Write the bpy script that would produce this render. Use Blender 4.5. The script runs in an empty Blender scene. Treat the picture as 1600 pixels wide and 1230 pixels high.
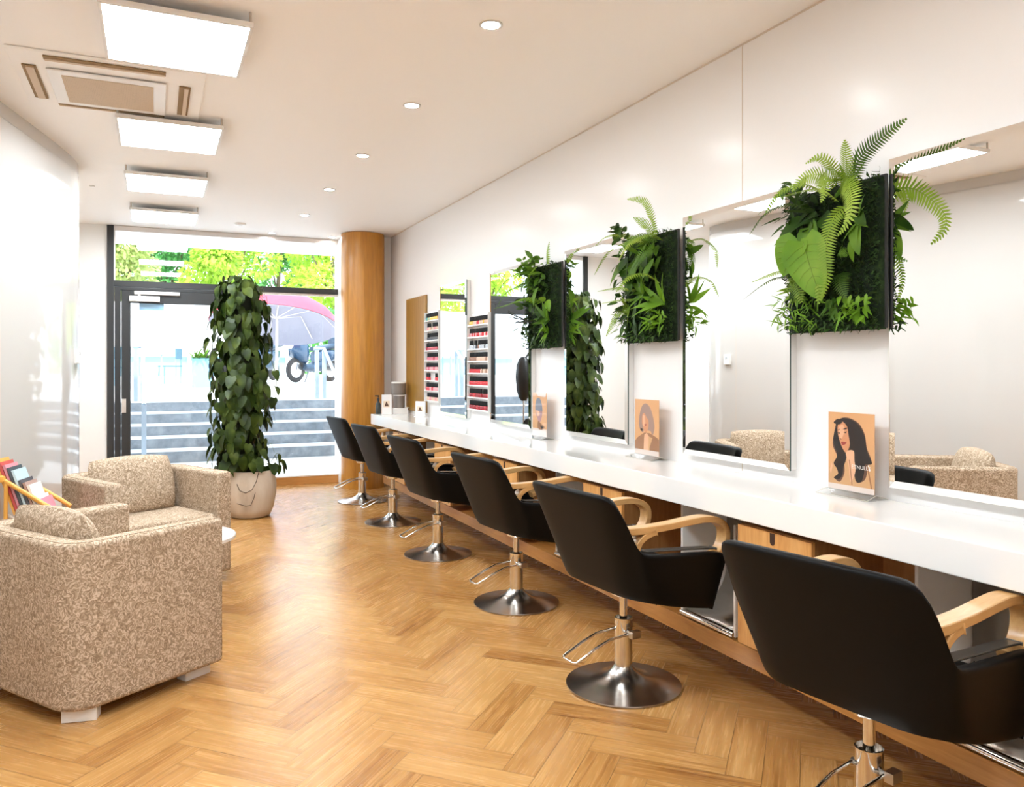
import bpy, math, random
from mathutils import Vector, Matrix
random.seed(7)
SC = bpy.context.scene
COL = SC.collection
PI = math.pi
FPX = 1235.0
TH = math.atan(558.5 / FPX)
CEIL = 2.755
XW = 2.405          # right wall
YF = 9.03           # window wall
CT = 0.826          # counter top

# ------------------------------------------------------------------ mesh helper
ORIG = {}

class MB:
    def __init__(self):
        self.v = []; self.f = []; self.m = []; self.uv = {}; self.mi = 0
    def face(self, pts, mi=None):
        b = len(self.v)
        self.v.extend(Vector(p) for p in pts)
        self.f.append(tuple(range(b, b + len(pts))))
        self.m.append(self.mi if mi is None else mi)
    def grid(self, rows, close_u=False, close_v=False):
        b = len(self.v); n = len(rows); k = len(rows[0])
        for r in rows: self.v.extend(Vector(p) for p in r)
        for i in range(n if close_u else n - 1):
            for j in range(k if close_v else k - 1):
                i2 = (i + 1) % n; j2 = (j + 1) % k
                self.f.append((b + i * k + j, b + i2 * k + j, b + i2 * k + j2, b + i * k + j2))
                self.m.append(self.mi)
        return b
    def cap(self, idx):
        self.f.append(tuple(idx)); self.m.append(self.mi)
    def box(self, lo, hi, M=None):
        x0, y0, z0 = lo; x1, y1, z1 = hi
        P = [Vector(p) for p in ((x0,y0,z0),(x1,y0,z0),(x1,y1,z0),(x0,y1,z0),(x0,y0,z1),(x1,y0,z1),(x1,y1,z1),(x0,y1,z1))]
        if M is not None: P = [M @ p for p in P]
        b = len(self.v); self.v.extend(P)
        for q in ((3,2,1,0),(4,5,6,7),(0,1,5,4),(1,2,6,5),(2,3,7,6),(3,0,4,7)):
            self.f.append(tuple(b + i for i in q)); self.m.append(self.mi)
    def prism(self, outline, z0, z1, M=None):
        n = len(outline)
        P = [Vector((x, y, z0)) for x, y in outline] + [Vector((x, y, z1)) for x, y in outline]
        if M is not None: P = [M @ p for p in P]
        b = len(self.v); self.v.extend(P)
        for i in range(n):
            j = (i + 1) % n
            self.f.append((b + i, b + j, b + n + j, b + n + i)); self.m.append(self.mi)
        self.f.append(tuple(b + n - 1 - i for i in range(n))); self.m.append(self.mi)
        self.f.append(tuple(b + n + i for i in range(n))); self.m.append(self.mi)
    def lathe(self, prof, c=(0,0,0), seg=32, axis='Z', caps=True):
        c = Vector(c); rows = []
        for r, h in prof:
            row = []
            for i in range(seg):
                a = 2 * PI * i / seg
                p = (r * math.cos(a), r * math.sin(a), h)
                if axis == 'X': p = (h, p[0], p[1])
                if axis == 'Y': p = (p[1], h, p[0])
                row.append(c + Vector(p))
            rows.append(row)
        b = self.grid(rows, close_v=True)
        if caps:
            n = len(prof)
            if prof[0][0] > 1e-6: self.cap([b + seg - 1 - i for i in range(seg)])
            if prof[-1][0] > 1e-6: self.cap([b + (n - 1) * seg + i for i in range(seg)])
    def tube(self, pts, r, seg=8, closed=False):
        pts = [Vector(p) for p in pts]; n = len(pts); rows = []
        rad = r if isinstance(r, (list, tuple)) else [r] * n
        up = None
        for i in range(n):
            if closed: t = pts[(i + 1) % n] - pts[i - 1]
            else: t = pts[min(i + 1, n - 1)] - pts[max(i - 1, 0)]
            if t.length < 1e-9: t = Vector((0,0,1))
            t.normalize()
            if up is None:
                up = Vector((0,0,1)) if abs(t.z) < .9 else Vector((1,0,0))
            s = t.cross(up)
            if s.length < 1e-6: s = t.orthogonal()
            s.normalize(); up = s.cross(t).normalized()
            rows.append([pts[i] + (s * math.cos(2*PI*k/seg) + up * math.sin(2*PI*k/seg)) * rad[i] for k in range(seg)])
        b = self.grid(rows, close_u=closed, close_v=True)
        if not closed:
            self.cap([b + seg - 1 - k for k in range(seg)])
            self.cap([b + (n - 1) * seg + k for k in range(seg)])
    def band(self, pts, wvec, th):
        """flat bent strip: path pts, width vector wvec, thickness th"""
        pts = [Vector(p) for p in pts]; w = Vector(wvec); n = len(pts); rows = []
        for i in range(n):
            t = (pts[min(i + 1, n - 1)] - pts[max(i - 1, 0)]).normalized()
            nn = t.cross(w).normalized() * th / 2
            p = pts[i]
            rows.append([p - w/2 - nn, p + w/2 - nn, p + w/2 + nn, p - w/2 + nn])
        b = self.grid(rows, close_v=True)
        self.cap([b + 3, b + 2, b + 1, b]); e = b + (n - 1) * 4; self.cap([e, e + 1, e + 2, e + 3])
    def build(self, name, mats, parent=None, local=False, smooth=35, bevel=0, bseg=2, subsurf=0, label=None, solid=0):
        me = bpy.data.meshes.new(name)
        o0 = ORIG.get(parent.name, Vector((0,0,0))) if parent is not None and not local else Vector((0,0,0))
        me.from_pydata([tuple(p - o0) for p in self.v], [], self.f)
        if not isinstance(mats, (list, tuple)): mats = [mats]
        for m in mats: me.materials.append(m)
        me.polygons.foreach_set('material_index', self.m)
        if smooth:
            me.polygons.foreach_set('use_smooth', [True] * len(self.f))
        me.update()
        if smooth and smooth < 180: me.set_sharp_from_angle(angle=math.radians(smooth))
        for ln, data in self.uv.items():
            l = me.uv_layers.new(name=ln)
            l.data.foreach_set('uv', data)
        o = bpy.data.objects.new(name, me); COL.objects.link(o)
        if parent is not None:
            o.parent = parent
            ORIG[o.name] = o0
        if solid:
            md = o.modifiers.new('solid', 'SOLIDIFY'); md.thickness = solid; md.offset = 0
        if bevel:
            md = o.modifiers.new('bevel', 'BEVEL'); md.width = bevel; md.segments = bseg; md.limit_method = 'ANGLE'; md.angle_limit = math.radians(35)
        if subsurf:
            md = o.modifiers.new('sub', 'SUBSURF'); md.levels = subsurf; md.render_levels = subsurf
        if label: o['label'] = label
        return o

def tag(o, label, cat, group=None, kind=None):
    o['label'] = label; o['category'] = cat
    if group: o['group'] = group
    if kind: o['kind'] = kind
    return o
def thing(name, label, cat, loc=(0,0,0), rz=0, group=None):
    o = bpy.data.objects.new(name, None); COL.objects.link(o)
    o.location = loc; o.rotation_euler = (0, 0, rz); o.empty_display_size = .1
    ORIG[o.name] = Vector(loc)
    return tag(o, label, cat, group)
def struct(o):
    o['kind'] = 'structure'; return o
KIDS = {}
def dup(root, loc, rz=0, label=None, group=None):
    r = root.copy(); COL.objects.link(r); r.location = loc; r.rotation_euler = (0, 0, rz)
    if label: r['label'] = label
    if group: r['group'] = group
    for ch in list(root.children):
        c = ch.copy(); COL.objects.link(c); c.parent = r
        for g in list(ch.children):
            d = g.copy(); COL.objects.link(d); d.parent = c
    return r
def crom(pts, n=6, closed=False):
    P = [Vector(p) for p in pts]; out = []; k = len(P)
    for i in range(k if closed else k - 1):
        if closed: a, b, c, d = P[i-1], P[i], P[(i+1) % k], P[(i+2) % k]
        else: a, b, c, d = P[max(i-1,0)], P[i], P[i+1], P[min(i+2,k-1)]
        for j in range(n):
            t = j / n
            out.append(.5 * ((2*b) + (c-a)*t + (2*a-5*b+4*c-d)*t*t + (3*b-a-3*c+d)*t**3))
    if not closed: out.append(P[-1])
    return out

# ------------------------------------------------------------------ materials
class NT:
    def __init__(self, name):
        self.mat = bpy.data.materials.new(name); self.mat.use_nodes = True
        self.t = self.mat.node_tree; self.n = self.t.nodes
        self.b = self.n['Principled BSDF']; self.out = self.n['Material Output']
    def add(self, ty, **kw):
        n = self.n.new(ty)
        for k, v in kw.items(): setattr(n, k, v)
        return n
    def link(self, a, b): self.t.links.new(a, b)
    def set(self, **kw):
        for k, v in kw.items(): self.b.inputs[k.replace('_', ' ')].default_value = v
def rgba(c): return (c[0], c[1], c[2], 1)
def mat(name, c, rough=.5, metal=0, coat=0, spec=.5, emit=0, ecol=None):
    t = NT(name)
    t.b.inputs['Base Color'].default_value = rgba(c)
    t.b.inputs['Roughness'].default_value = rough
    t.b.inputs['Metallic'].default_value = metal
    t.b.inputs['Coat Weight'].default_value = coat
    t.b.inputs['Coat Roughness'].default_value = .05
    t.b.inputs['Specular IOR Level'].default_value = spec
    if emit:
        t.b.inputs['Emission Color'].default_value = rgba(ecol or c)
        t.b.inputs['Emission Strength'].default_value = emit
    return t.mat
def ramp(t, stops):
    r = t.add('ShaderNodeValToRGB'); e = r.color_ramp.elements
    while len(e) < len(stops): e.new(.5)
    for i, (p, c) in enumerate(stops): e[i].position = p; e[i].color = rgba(c)
    return r
def coords(t, kind='Object', scale=(1,1,1), rot=(0,0,0)):
    tc = t.add('ShaderNodeTexCoord'); mp = t.add('ShaderNodeMapping')
    mp.inputs['Scale'].default_value = scale; mp.inputs['Rotation'].default_value = rot
    t.link(tc.outputs[kind], mp.inputs['Vector']); return mp.outputs['Vector']
def noise(t, vec, scale, detail=4, rough=.5, dist=0):
    n = t.add('ShaderNodeTexNoise')
    n.inputs['Scale'].default_value = scale; n.inputs['Detail'].default_value = detail
    n.inputs['Roughness'].default_value = rough; n.inputs['Distortion'].default_value = dist
    t.link(vec, n.inputs['Vector']); return n
def bump(t, fac, strength=.2, dist=.01):
    b = t.add('ShaderNodeBump'); b.inputs['Strength'].default_value = strength; b.inputs['Distance'].default_value = dist
    t.link(fac, b.inputs['Height']); t.link(b.outputs['Normal'], t.b.inputs['Normal'])
def wood(name, c1, c2, c3, scale=(9,9,.7), rough=.4, coat=.1):
    t = NT(name); v = coords(t, 'Object', scale)
    n1 = noise(t, v, 2.2, 6, .6, 1.2); n2 = noise(t, v, 9, 3, .6, .3)
    mx = t.add('ShaderNodeMix', data_type='FLOAT'); mx.inputs[0].default_value = .35
    t.link(n1.outputs['Fac'], mx.inputs[2]); t.link(n2.outputs['Fac'], mx.inputs[3])
    r = ramp(t, [(.3, c1), (.5, c2), (.7, c3)])
    t.link(mx.outputs[0], r.inputs['Fac']); t.link(r.outputs['Color'], t.b.inputs['Base Color'])
    t.set(Roughness=rough); t.b.inputs['Coat Weight'].default_value = coat; t.b.inputs['Coat Roughness'].default_value = .2
    bump(t, mx.outputs[0], .08, .002)
    return t.mat
def varied(name, stops, scale=8, rough=.6, detail=4, bstr=0, bdist=.01, kind='Object', sc=(1,1,1), spec=.4, metal=0):
    t = NT(name); v = coords(t, kind, sc); n = noise(t, v, scale, detail, .6)
    r = ramp(t, stops); t.link(n.outputs['Fac'], r.inputs['Fac']); t.link(r.outputs['Color'], t.b.inputs['Base Color'])
    t.set(Roughness=rough); t.b.inputs['Specular IOR Level'].default_value = spec; t.b.inputs['Metallic'].default_value = metal
    if bstr: bump(t, n.outputs['Fac'], bstr, bdist)
    return t.mat
def leafmat(name, c1, c2, c3, trans=.35, scale=6, rough=.45):
    t = NT(name); v = coords(t, 'Object'); n = noise(t, v, scale, 2, .5)
    r = ramp(t, [(.3, c1), (.5, c2), (.72, c3)])
    t.link(n.outputs['Fac'], r.inputs['Fac']); t.link(r.outputs['Color'], t.b.inputs['Base Color'])
    t.set(Roughness=rough); t.b.inputs['Specular IOR Level'].default_value = .25
    tr = t.add('ShaderNodeBsdfTranslucent'); t.link(r.outputs['Color'], tr.inputs['Color'])
    ms = t.add('ShaderNodeMixShader'); ms.inputs[0].default_value = trans
    t.link(t.b.outputs[0], ms.inputs[1]); t.link(tr.outputs[0], ms.inputs[2]); t.link(ms.outputs[0], t.out.inputs['Surface'])
    return t.mat
def glassmat(name, tint=(1,1,1), ior=1.45, rough=0.0, boost=0):
    t = NT(name)
    tr = t.add('ShaderNodeBsdfTransparent'); tr.inputs['Color'].default_value = rgba(tint)
    gl = t.add('ShaderNodeBsdfGlossy'); gl.inputs['Roughness'].default_value = rough
    lw = t.add('ShaderNodeLayerWeight'); lw.inputs['Blend'].default_value = .5
    ms = t.add('ShaderNodeMixShader')
    pw = t.add('ShaderNodeMath', operation='POWER'); pw.inputs[1].default_value = 5; t.link(lw.outputs['Facing'], pw.inputs[0])
    f0 = ((ior - 1) / (ior + 1)) ** 2 + boost
    ad = t.add('ShaderNodeMath', operation='MULTIPLY_ADD'); ad.inputs[1].default_value = 1 - f0; ad.inputs[2].default_value = f0
    t.link(pw.outputs[0], ad.inputs[0]); t.link(ad.outputs[0], ms.inputs[0])
    t.link(tr.outputs[0], ms.inputs[1]); t.link(gl.outputs[0], ms.inputs[2])
    t.link(ms.outputs[0], t.out.inputs['Surface'])
    return t.mat

M = {}
M['wall'] = mat('wall_gloss_white', (.82,.81,.80), .22, coat=.0, spec=.4)
M['wallgloss'] = mat('wall_bowed_gloss', (.60,.58,.555), .05, spec=.5)
M['wallmatt'] = mat('wall_matt_white', (.84,.83,.81), .5)
M['ceiling'] = mat('ceiling_paint', (.96,.945,.925), .6)
M['gap'] = mat('shadow_gap', (.62,.53,.44), .8)
M['counter'] = mat('counter_white', (.88,.87,.85), .12, coat=.3)
M['dark'] = mat('anthracite_frame', (.022,.023,.024), .45)
M['glass'] = glassmat('window_glass', (.97,.985,1.0))
M['acrylic'] = glassmat('acrylic', (.96,.97,.97), 1.45)
M['film'] = glassmat('clear_film', (.99,.99,.99), 1.15)
M['chrome'] = mat('chrome', (.78,.76,.73), .12, 1)
M['steel'] = mat('brushed_steel', (.55,.52,.48), .28, 1)
M['basemetal'] = mat('base_metal', (.50,.47,.44), .22, 1)
M['alu'] = mat('satin_aluminium', (.72,.68,.64), .4, 1)
M['mirror'] = mat('mirror_silver', (.93,.935,.93), .0, 1)
M['white'] = mat('white_plastic', (.84,.83,.81), .35)
M['whitepaint'] = mat('white_paint', (.88,.86,.83), .4)
M['black'] = mat('black_plastic', (.012,.012,.012), .35)
M['rubber'] = mat('black_rubber', (.02,.02,.02), .6)
M['panel'] = mat('light_panel', (1,1,1), .5, emit=22, ecol=(.87,.945,1.0))
M['lens'] = mat('downlight_lens', (1,1,1), .5, emit=180, ecol=(.92,.945,.95))
M['pillar'] = wood('pillar_veneer', (.36,.145,.015), (.50,.21,.022), (.62,.29,.04), (7,7,.5), .35, .25)
M['oakdark'] = wood('wall_panel_veneer', (.22,.105,.012), (.30,.15,.02), (.38,.2,.035), (9,9,.6), .35, .2)
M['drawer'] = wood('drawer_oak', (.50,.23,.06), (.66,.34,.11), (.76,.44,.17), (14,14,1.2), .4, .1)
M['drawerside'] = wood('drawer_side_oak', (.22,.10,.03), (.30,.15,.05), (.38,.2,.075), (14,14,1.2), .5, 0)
M['plinth'] = wood('plinth_oak', (.42,.18,.04), (.52,.24,.06), (.62,.31,.09), (12,1.2,12), .4, .1)
M['sill'] = wood('sill_oak', (.50,.22,.05), (.60,.29,.08), (.68,.36,.12), (1.2,12,12), .4, .1)
M['birch'] = wood('bent_birch', (.55,.29,.095), (.64,.37,.14), (.72,.45,.19), (2,14,14), .35, .2)
M['rackwood'] = mat('rack_rail_orange', (.80,.40,.07), .4)
M['cap'] = mat('polish_cap_black', (.006,.006,.006), .45, spec=.2)
t = NT('leather_black'); v = coords(t, 'Object'); n = noise(t, v, 120, 3, .6)
t.b.inputs['Base Color'].default_value = rgba((.0035,.0034,.0034)); t.set(Roughness=.48); t.b.inputs['Specular IOR Level'].default_value = .13
bump(t, n.outputs['Fac'], .05, .001); M['leather'] = t.mat
# upholstery with a scribbled line weave
t = NT('scribble_fabric'); v = coords(t, 'Object'); n = noise(t, v, 38, 2.0, .5, .5)
ml = t.add('ShaderNodeMath', operation='MULTIPLY'); ml.inputs[1].default_value = 34
t.link(n.outputs['Fac'], ml.inputs[0]); sn = t.add('ShaderNodeMath', operation='SINE'); t.link(ml.outputs[0], sn.inputs[0])
r = ramp(t, [(.0, (.27,.195,.13)), (.16, (.41,.31,.215)), (.80, (.45,.345,.245)), (.97, (.66,.54,.42))])
mr = t.add('ShaderNodeMapRange'); mr.inputs[1].default_value = -1; mr.inputs[2].default_value = 1
t.link(sn.outputs[0], mr.inputs[0]); t.link(mr.outputs[0], r.inputs['Fac'])
n2 = noise(t, v, 420, 2, .5); mixc = t.add('ShaderNodeMix', data_type='RGBA', blend_type='MULTIPLY'); mixc.inputs[0].default_value = .45
r2 = ramp(t, [(.3, (.72,.70,.67)), (.65, (1.1,1.1,1.1))]); t.link(n2.outputs['Fac'], r2.inputs['Fac'])
t.link(r.outputs['Color'], mixc.inputs[6]); t.link(r2.outputs['Color'], mixc.inputs[7]); t.link(mixc.outputs[2], t.b.inputs['Base Color'])
t.set(Roughness=.9); t.b.inputs['Specular IOR Level'].default_value = .2
bump(t, mr.outputs[0], .25, .003); M['fabric'] = t.mat
# oak herringbone: uv along/across each plank, rnd holds one random number per plank
t = NT('herringbone_oak')
uvn = t.add('ShaderNodeUVMap', uv_map='grain'); mp = t.add('ShaderNodeMapping'); mp.inputs['Scale'].default_value = (1.3, 27, 1)
t.link(uvn.outputs[0], mp.inputs['Vector'])
n1 = noise(t, mp.outputs[0], 1.5, 3, .55, .9); n2 = noise(t, mp.outputs[0], 4.5, 2, .5, .3)
mx = t.add('ShaderNodeMix', data_type='FLOAT'); mx.inputs[0].default_value = .25
t.link(n1.outputs['Fac'], mx.inputs[2]); t.link(n2.outputs['Fac'], mx.inputs[3])
rn = t.add('ShaderNodeUVMap', uv_map='rnd'); sx = t.add('ShaderNodeSeparateXYZ'); t.link(rn.outputs[0], sx.inputs[0])
ad = t.add('ShaderNodeMath', operation='MULTIPLY_ADD'); ad.inputs[1].default_value = .26; t.link(sx.outputs[0], ad.inputs[0]); t.link(mx.outputs[0], ad.inputs[2])
r = ramp(t, [(.34, (.25,.095,.02)), (.52, (.41,.195,.053)), (.70, (.51,.268,.084)), (.92, (.61,.35,.125))])
t.link(ad.outputs[0], r.inputs['Fac']); t.link(r.outputs['Color'], t.b.inputs['Base Color'])
t.set(Roughness=.3); t.b.inputs['Specular IOR Level'].default_value = .5
rr = t.add('ShaderNodeMapRange'); rr.inputs[3].default_value = .20; rr.inputs[4].default_value = .33; t.b.inputs['Coat Weight'].default_value = .0
t.link(n2.outputs['Fac'], rr.inputs[0]); t.link(rr.outputs[0], t.b.inputs['Roughness'])
M['floor'] = t.mat
M['floorgap'] = mat('plank_gap', (.17,.075,.02), .7)
M['leaf'] = leafmat('leaf_green', (.05,.12,.012), (.10,.22,.02), (.20,.36,.04))
M['leafbright'] = leafmat('leaf_bright', (.09,.22,.012), (.16,.33,.02), (.28,.46,.045))
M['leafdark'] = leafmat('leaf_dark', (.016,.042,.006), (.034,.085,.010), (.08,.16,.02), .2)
M['fern'] = leafmat('fern_green', (.16,.28,.025), (.27,.42,.04), (.42,.56,.10))
M['ferndark'] = leafmat('fern_dark', (.04,.09,.012), (.07,.14,.02), (.12,.22,.03))
M['moss'] = varied('moss_dark', [(.3,(.002,.006,.002)), (.55,(.006,.019,.003)), (.8,(.030,.065,.010))], 30, .9, 5, .6, .01)
M['tuft'] = varied('moss_tuft', [(.3,(.008,.022,.004)), (.55,(.022,.055,.008)), (.8,(.06,.12,.02))], 40, .9)
M['pothos'] = leafmat('climber_leaf', (.011,.024,.003), (.030,.055,.006), (.085,.12,.018), .10, 9, .42)
M['stem'] = mat('stem_green', (.10,.13,.03), .6)
M['stemdark'] = mat('pole_fibre', (.02,.022,.01), .9)
M['rim'] = mat('leather_rim', (.075,.068,.06), .26, spec=.6)
M['soil'] = mat('soil', (.03,.02,.012), .95)
M['pot'] = varied('stone_pot', [(.3,(.42,.34,.26)), (.5,(.58,.49,.39)), (.75,(.68,.60,.50))], 5, .8, 6, .3, .01, sc=(1,1,.35))
M['cord'] = mat('cord_dark', (.10,.07,.05), .6)
SKY, SUN, EXPO = 3.0, 5.0, 0.70
# ------------------------------------------------------------------ setting
YB = -2.6
# floor: herringbone planks over a dark bed
def clip(poly, lo, hi):
    for ax, lim, sg in ((0, lo[0], 1), (0, hi[0], -1), (1, lo[1], 1), (1, hi[1], -1)):
        out = []
        for i in range(len(poly)):
            a, b = poly[i - 1], poly[i]
            da, db = (a[ax] - lim) * sg, (b[ax] - lim) * sg
            if (da < 0) != (db < 0):
                k = da / (da - db); out.append(tuple(a[j] + (b[j] - a[j]) * k for j in range(2)))
            if db >= 0: out.append(b)
        poly = out
        if not poly: return []
    return poly
mb = MB(); W = .1125; g = .0008; rs = math.sqrt(.5); ox, oy = .465, .03
uvs, rnds = [], []
rg = random.Random(3)
def plank(x0, y0, x1, y1, horiz):
    pts = [(x0*W+g, y0*W+g), (x1*W-g, y0*W+g), (x1*W-g, y1*W-g), (x0*W+g, y1*W-g)]
    wp = [(ox + (a - b) * rs, oy + (a + b) * rs) for a, b in pts]
    pl = clip(wp, (-1.6, YB), (2.44, 9.0))
    if len(pl) < 3: return
    mb.face([(p[0], p[1], 0) for p in pl], 0)
    r1, r2, r3 = rg.random(), rg.random() * 40, rg.random() * 40
    for p in pl:
        a = ((p[0] - ox) + (p[1] - oy)) * rs; b = ((p[1] - oy) - (p[0] - ox)) * rs
        s, q = (a, b) if horiz else (b, a)
        uvs.extend((s + r2, q + r3)); rnds.extend((r1, 0))
for r_ in range(-45, 90):
    for m_ in range(-14, 14):
        d0 = 8 * m_
        if -34 < d0 < 34: plank(r_ + d0, r_, r_ + d0 + 4, r_ + 1, True)
        if -34 < d0 < 34: plank(r_, r_ - 7 + d0, r_ + 1, r_ - 3 + d0, False)
b = len(mb.v)
mb.face([(-1.6, YB, -.004), (2.44, YB, -.004), (2.44, 9.0, -.004), (-1.6, 9.0, -.004)], 1)
uvs.extend([0] * 8); rnds.extend([0] * 8)
mb.face([(-1.6, YB, -.12), (-1.6, 9.0, -.12), (2.44, 9.0, -.12), (2.44, YB, -.12)], 1)
uvs.extend([0] * 8); rnds.extend([0] * 8)
mb.uv = {'grain': uvs, 'rnd': rnds}
struct(mb.build('floor', [M['floor'], M['floorgap']], smooth=0))

mb = MB(); mb.box((-2.0, YB - .2, CEIL), (3.0, YF + .1, CEIL + .25)); struct(mb.build('ceiling', M['ceiling'], smooth=0))
mb = MB(); mb.box((XW, YB, 0), (XW + .2, 8.6, CEIL)); struct(mb.build('wall_right', M['wall'], smooth=0))
mb = MB()
for y in (2.807, .55): mb.box((XW - .0015, y - .002, CT + .01), (XW + .001, y + .002, CEIL - .012))
mb.box((XW - .002, YB, CEIL - .009), (XW + .001, 8.6, CEIL - .001))
struct(mb.build('trim_1', M['gap'], smooth=0))
mb = MB(); mb.box((-2.0, YB - .2, 0), (2.7, YB, CEIL)); struct(mb.build('wall_back', M['wallmatt'], smooth=0))
# left wall: glossy, bowed, ends in a rounded nose, then steps back to an alcove with a door
Lp = crom([(-1.22, YB, 0), (-1.22, .5, 0), (-1.2, 2.0, 0), (-1.12, 3.2, 0), (-.98, 4.15, 0), (-.767, 5.07, 0), (-.645, 5.59, 0), (-.565, 5.95, 0), (-.512, 6.25, 0), (-.494, 6.45, 0), (-.52, 6.62, 0), (-.62, 6.72, 0), (-.80, 6.75, 0), (-1.08, 6.75, 0)], 6)
def curtain(path, z0, z1, off=0):
    rows = []
    for z in (z0, z1):
        row = []
        for i, p in enumerate(path):
            t_ = (path[min(i + 1, len(path) - 1)] - path[max(i - 1, 0)]).normalized(); nn = Vector((t_.y, -t_.x, 0))
            row.append(p + nn * off + Vector((0, 0, z)))
        rows.append(row)
    return rows
mb = MB(); mb.grid(curtain(Lp, 0, CEIL - .085)); mb.grid(curtain(Lp, CEIL - .081, CEIL, -.004)); mb.grid(curtain(Lp, CEIL - .086, CEIL - .08, -.010))
mb.box((-1.7, YB, 0), (-1.6, 6.7, CEIL)); 
struct(mb.build('wall_left', M['wallgloss'], smooth=60))
mb = MB()
for i in (30, 47):
    p = Lp[i]; t_ = (Lp[i + 1] - Lp[i]).normalized(); nn = Vector((t_.y, -t_.x, 0))
    a, b2 = p + nn * .001, p + nn * .001 + t_ * .004
    mb.face([a, b2, b2 + Vector((0, 0, CEIL - .09)), a + Vector((0, 0, CEIL - .09))])
struct(mb.build('trim_2', M['gap'], smooth=0))
# alcove side wall with a white door, far wall
mb = MB(); mb.box((-1.3, 6.5, 0), (-1.1, 7.02, CEIL)); mb.box((-1.3, 7.02, 2.1), (-1.1, 7.92, CEIL)); mb.box((-1.3, 7.92, 0), (-1.1, YF + .1, CEIL)); struct(mb.build('wall_alcove', M['wallmatt'], smooth=0))
mb = MB(); mb.box((-1.17, 7.03, 0), (-1.12, 7.91, 2.09)); d2 = struct(mb.build('door_2', M['whitepaint'], smooth=0, bevel=.003))
mb = MB(); mb.lathe([(.022, 0), (.022, .012)], (-1.12, 7.12, .90), 16, 'X'); mb.tube([(-1.11, 7.12, .90), (-1.07, 7.12, .90), (-1.065, 7.14, .90), (-1.065, 7.25, .90)], .009, 8)
mb.lathe([(.02, 0), (.02, .01)], (-1.12, 7.12, .79), 16, 'X'); mb.build('door_handle', M['chrome'], d2)
mb = MB(); mb.box((-2.0, YF, 0), (-.44, YF + .15, CEIL)); struct(mb.build('wall_far', M['wallmatt'], smooth=0))
mb = MB(); mb.box((1.9, 8.62, 0), (XW + .2, YF + .15, CEIL)); struct(mb.build('wall_stub', M['wallmatt'], smooth=0))
# round veneered pillar
mb = MB(); mb.lathe([(.233, 0), (.233, CEIL - .006)], (2.075, 8.55, 0), 64); struct(mb.build('pillar', M['pillar'], smooth=40))
# window wall: dark frame, transom light, wide glass door on the left, fixed pane on the right
X0, XD, X1 = -.44, 1.0, 1.9
ZT0, ZT1 = 2.085, 2.19
mb = MB()
mb.box((X0, YF - .03, 0), (-.378, YF + .06, 2.752))                    # outer post
mb.box((-.378, YF - .03, ZT0 + .045), (X1, YF + .06, ZT1))               # transom bar
mb.box((XD - .03, YF - .02, .0), (XD + .03, YF + .05, ZT0 + .045))       # mullion
struct(mb.build('window_frame', M['dark'], smooth=0, bevel=.002))
mb = MB(); mb.box((-.378, YF - .012, 2.70), (X1, YF + .05, 2.752)); mb.box((XD, YF - .01, ZT0 + .02), (X1, YF + .03, ZT0 + .045)); mb.box((-.378, YF-.01, ZT1), (-.366, YF+.03, 2.70))
struct(mb.build('trim_3', M['alu'], smooth=0))
mb = MB(); mb.box((-.366, YF + .005, ZT1), (X1, YF + .017, 2.70)); struct(mb.build('window_1', M['glass'], smooth=0))
mb = MB(); mb.box((XD + .03, YF + .005, .10), (X1, YF + .017, ZT0 + .02)); struct(mb.build('window_2', M['glass'], smooth=0))
d1 = bpy.data.objects.new('door_1', None); COL.objects.link(d1); d1['kind'] = 'structure'; ORIG[d1.name] = Vector((0,0,0))
mb = MB()
mb.box((-.372, YF - .025, 0), (-.315, YF + .04, ZT0 + .04)); mb.box((-.308, YF - .04, 0), (-.225, YF + .04, ZT0 + .005))
mb.box((-.225, YF - .04, 1.965), (XD - .12, YF + .04, ZT0 + .005)); mb.box((XD - .12, YF - .04, 0), (XD - .035, YF + .04, ZT0 + .005))
mb.box((-.225, YF - .04, 0), (XD - .12, YF + .04, .10)); mb.box((-.315, YF - .02, ZT0 + .008), (XD - .03, YF + .04, ZT0 + .04))
mb.build('door_frame', M['dark'], d1, smooth=0, bevel=.003)
mb = MB(); mb.box((-.225, YF, .10), (XD - .12, YF + .012, 1.965)); mb.build('door_glass', M['glass'], d1, smooth=0)
mb = MB(); mb.box((-.235, YF - .085, 1.978), (.05, YF - .04, 2.035)); mb.build('closer_body', M['alu'], d1, smooth=0, bevel=.004)
mb = MB(); mb.box((-.19, YF - .075, 2.05), (.24, YF - .045, 2.085)); mb.box((-.155, YF - .07, 2.03), (-.13, YF - .05, 2.055)); mb.build('closer_arm', M['alu'], d1, smooth=0, bevel=.003)
mb = MB(); mb.box((-.305, YF - .05, .84), (-.265, YF - .04, .98)); mb.lathe([(.012, 0), (.012, .02)], (-.285, YF - .07, .90), 12, 'Y'); mb.build('door_lock', M['alu'], d1, smooth=30)
mb = MB(); mb.box((-.145, YF - .002, 1.895), (.09, YF, 1.968)); mb.build('glass_sticker', mat('sticker_blue', (.33,.58,.82), .4), d1, smooth=0)
# sill and baseboard under the fixed pane
mb = MB(); mb.box((XD + .03, YF - .05, 0), (X1, YF + .06, .085)); struct(mb.build('baseboard_far', M['sill'], smooth=0, bevel=.003))
mb = MB(); mb.box((XD + .03, YF - .055, .085), (X1, YF + .06, .10)); struct(mb.build('window_sill', M['whitepaint'], smooth=0, bevel=.002))
mb = MB(); mb.box((-.515, 6.27, 1.33), (-.478, 6.35, 1.43)); th_ = mb.build('thermostat', M['white'], smooth=0, bevel=.004); tag(th_, 'small white thermostat on the rounded end of the curved wall', 'thermostat')
mb = MB(); mb.box((-.4785, 6.295, 1.385), (-.4765, 6.325, 1.41)); mb.build('display', M['basemetal'], th_, smooth=0)
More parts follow.
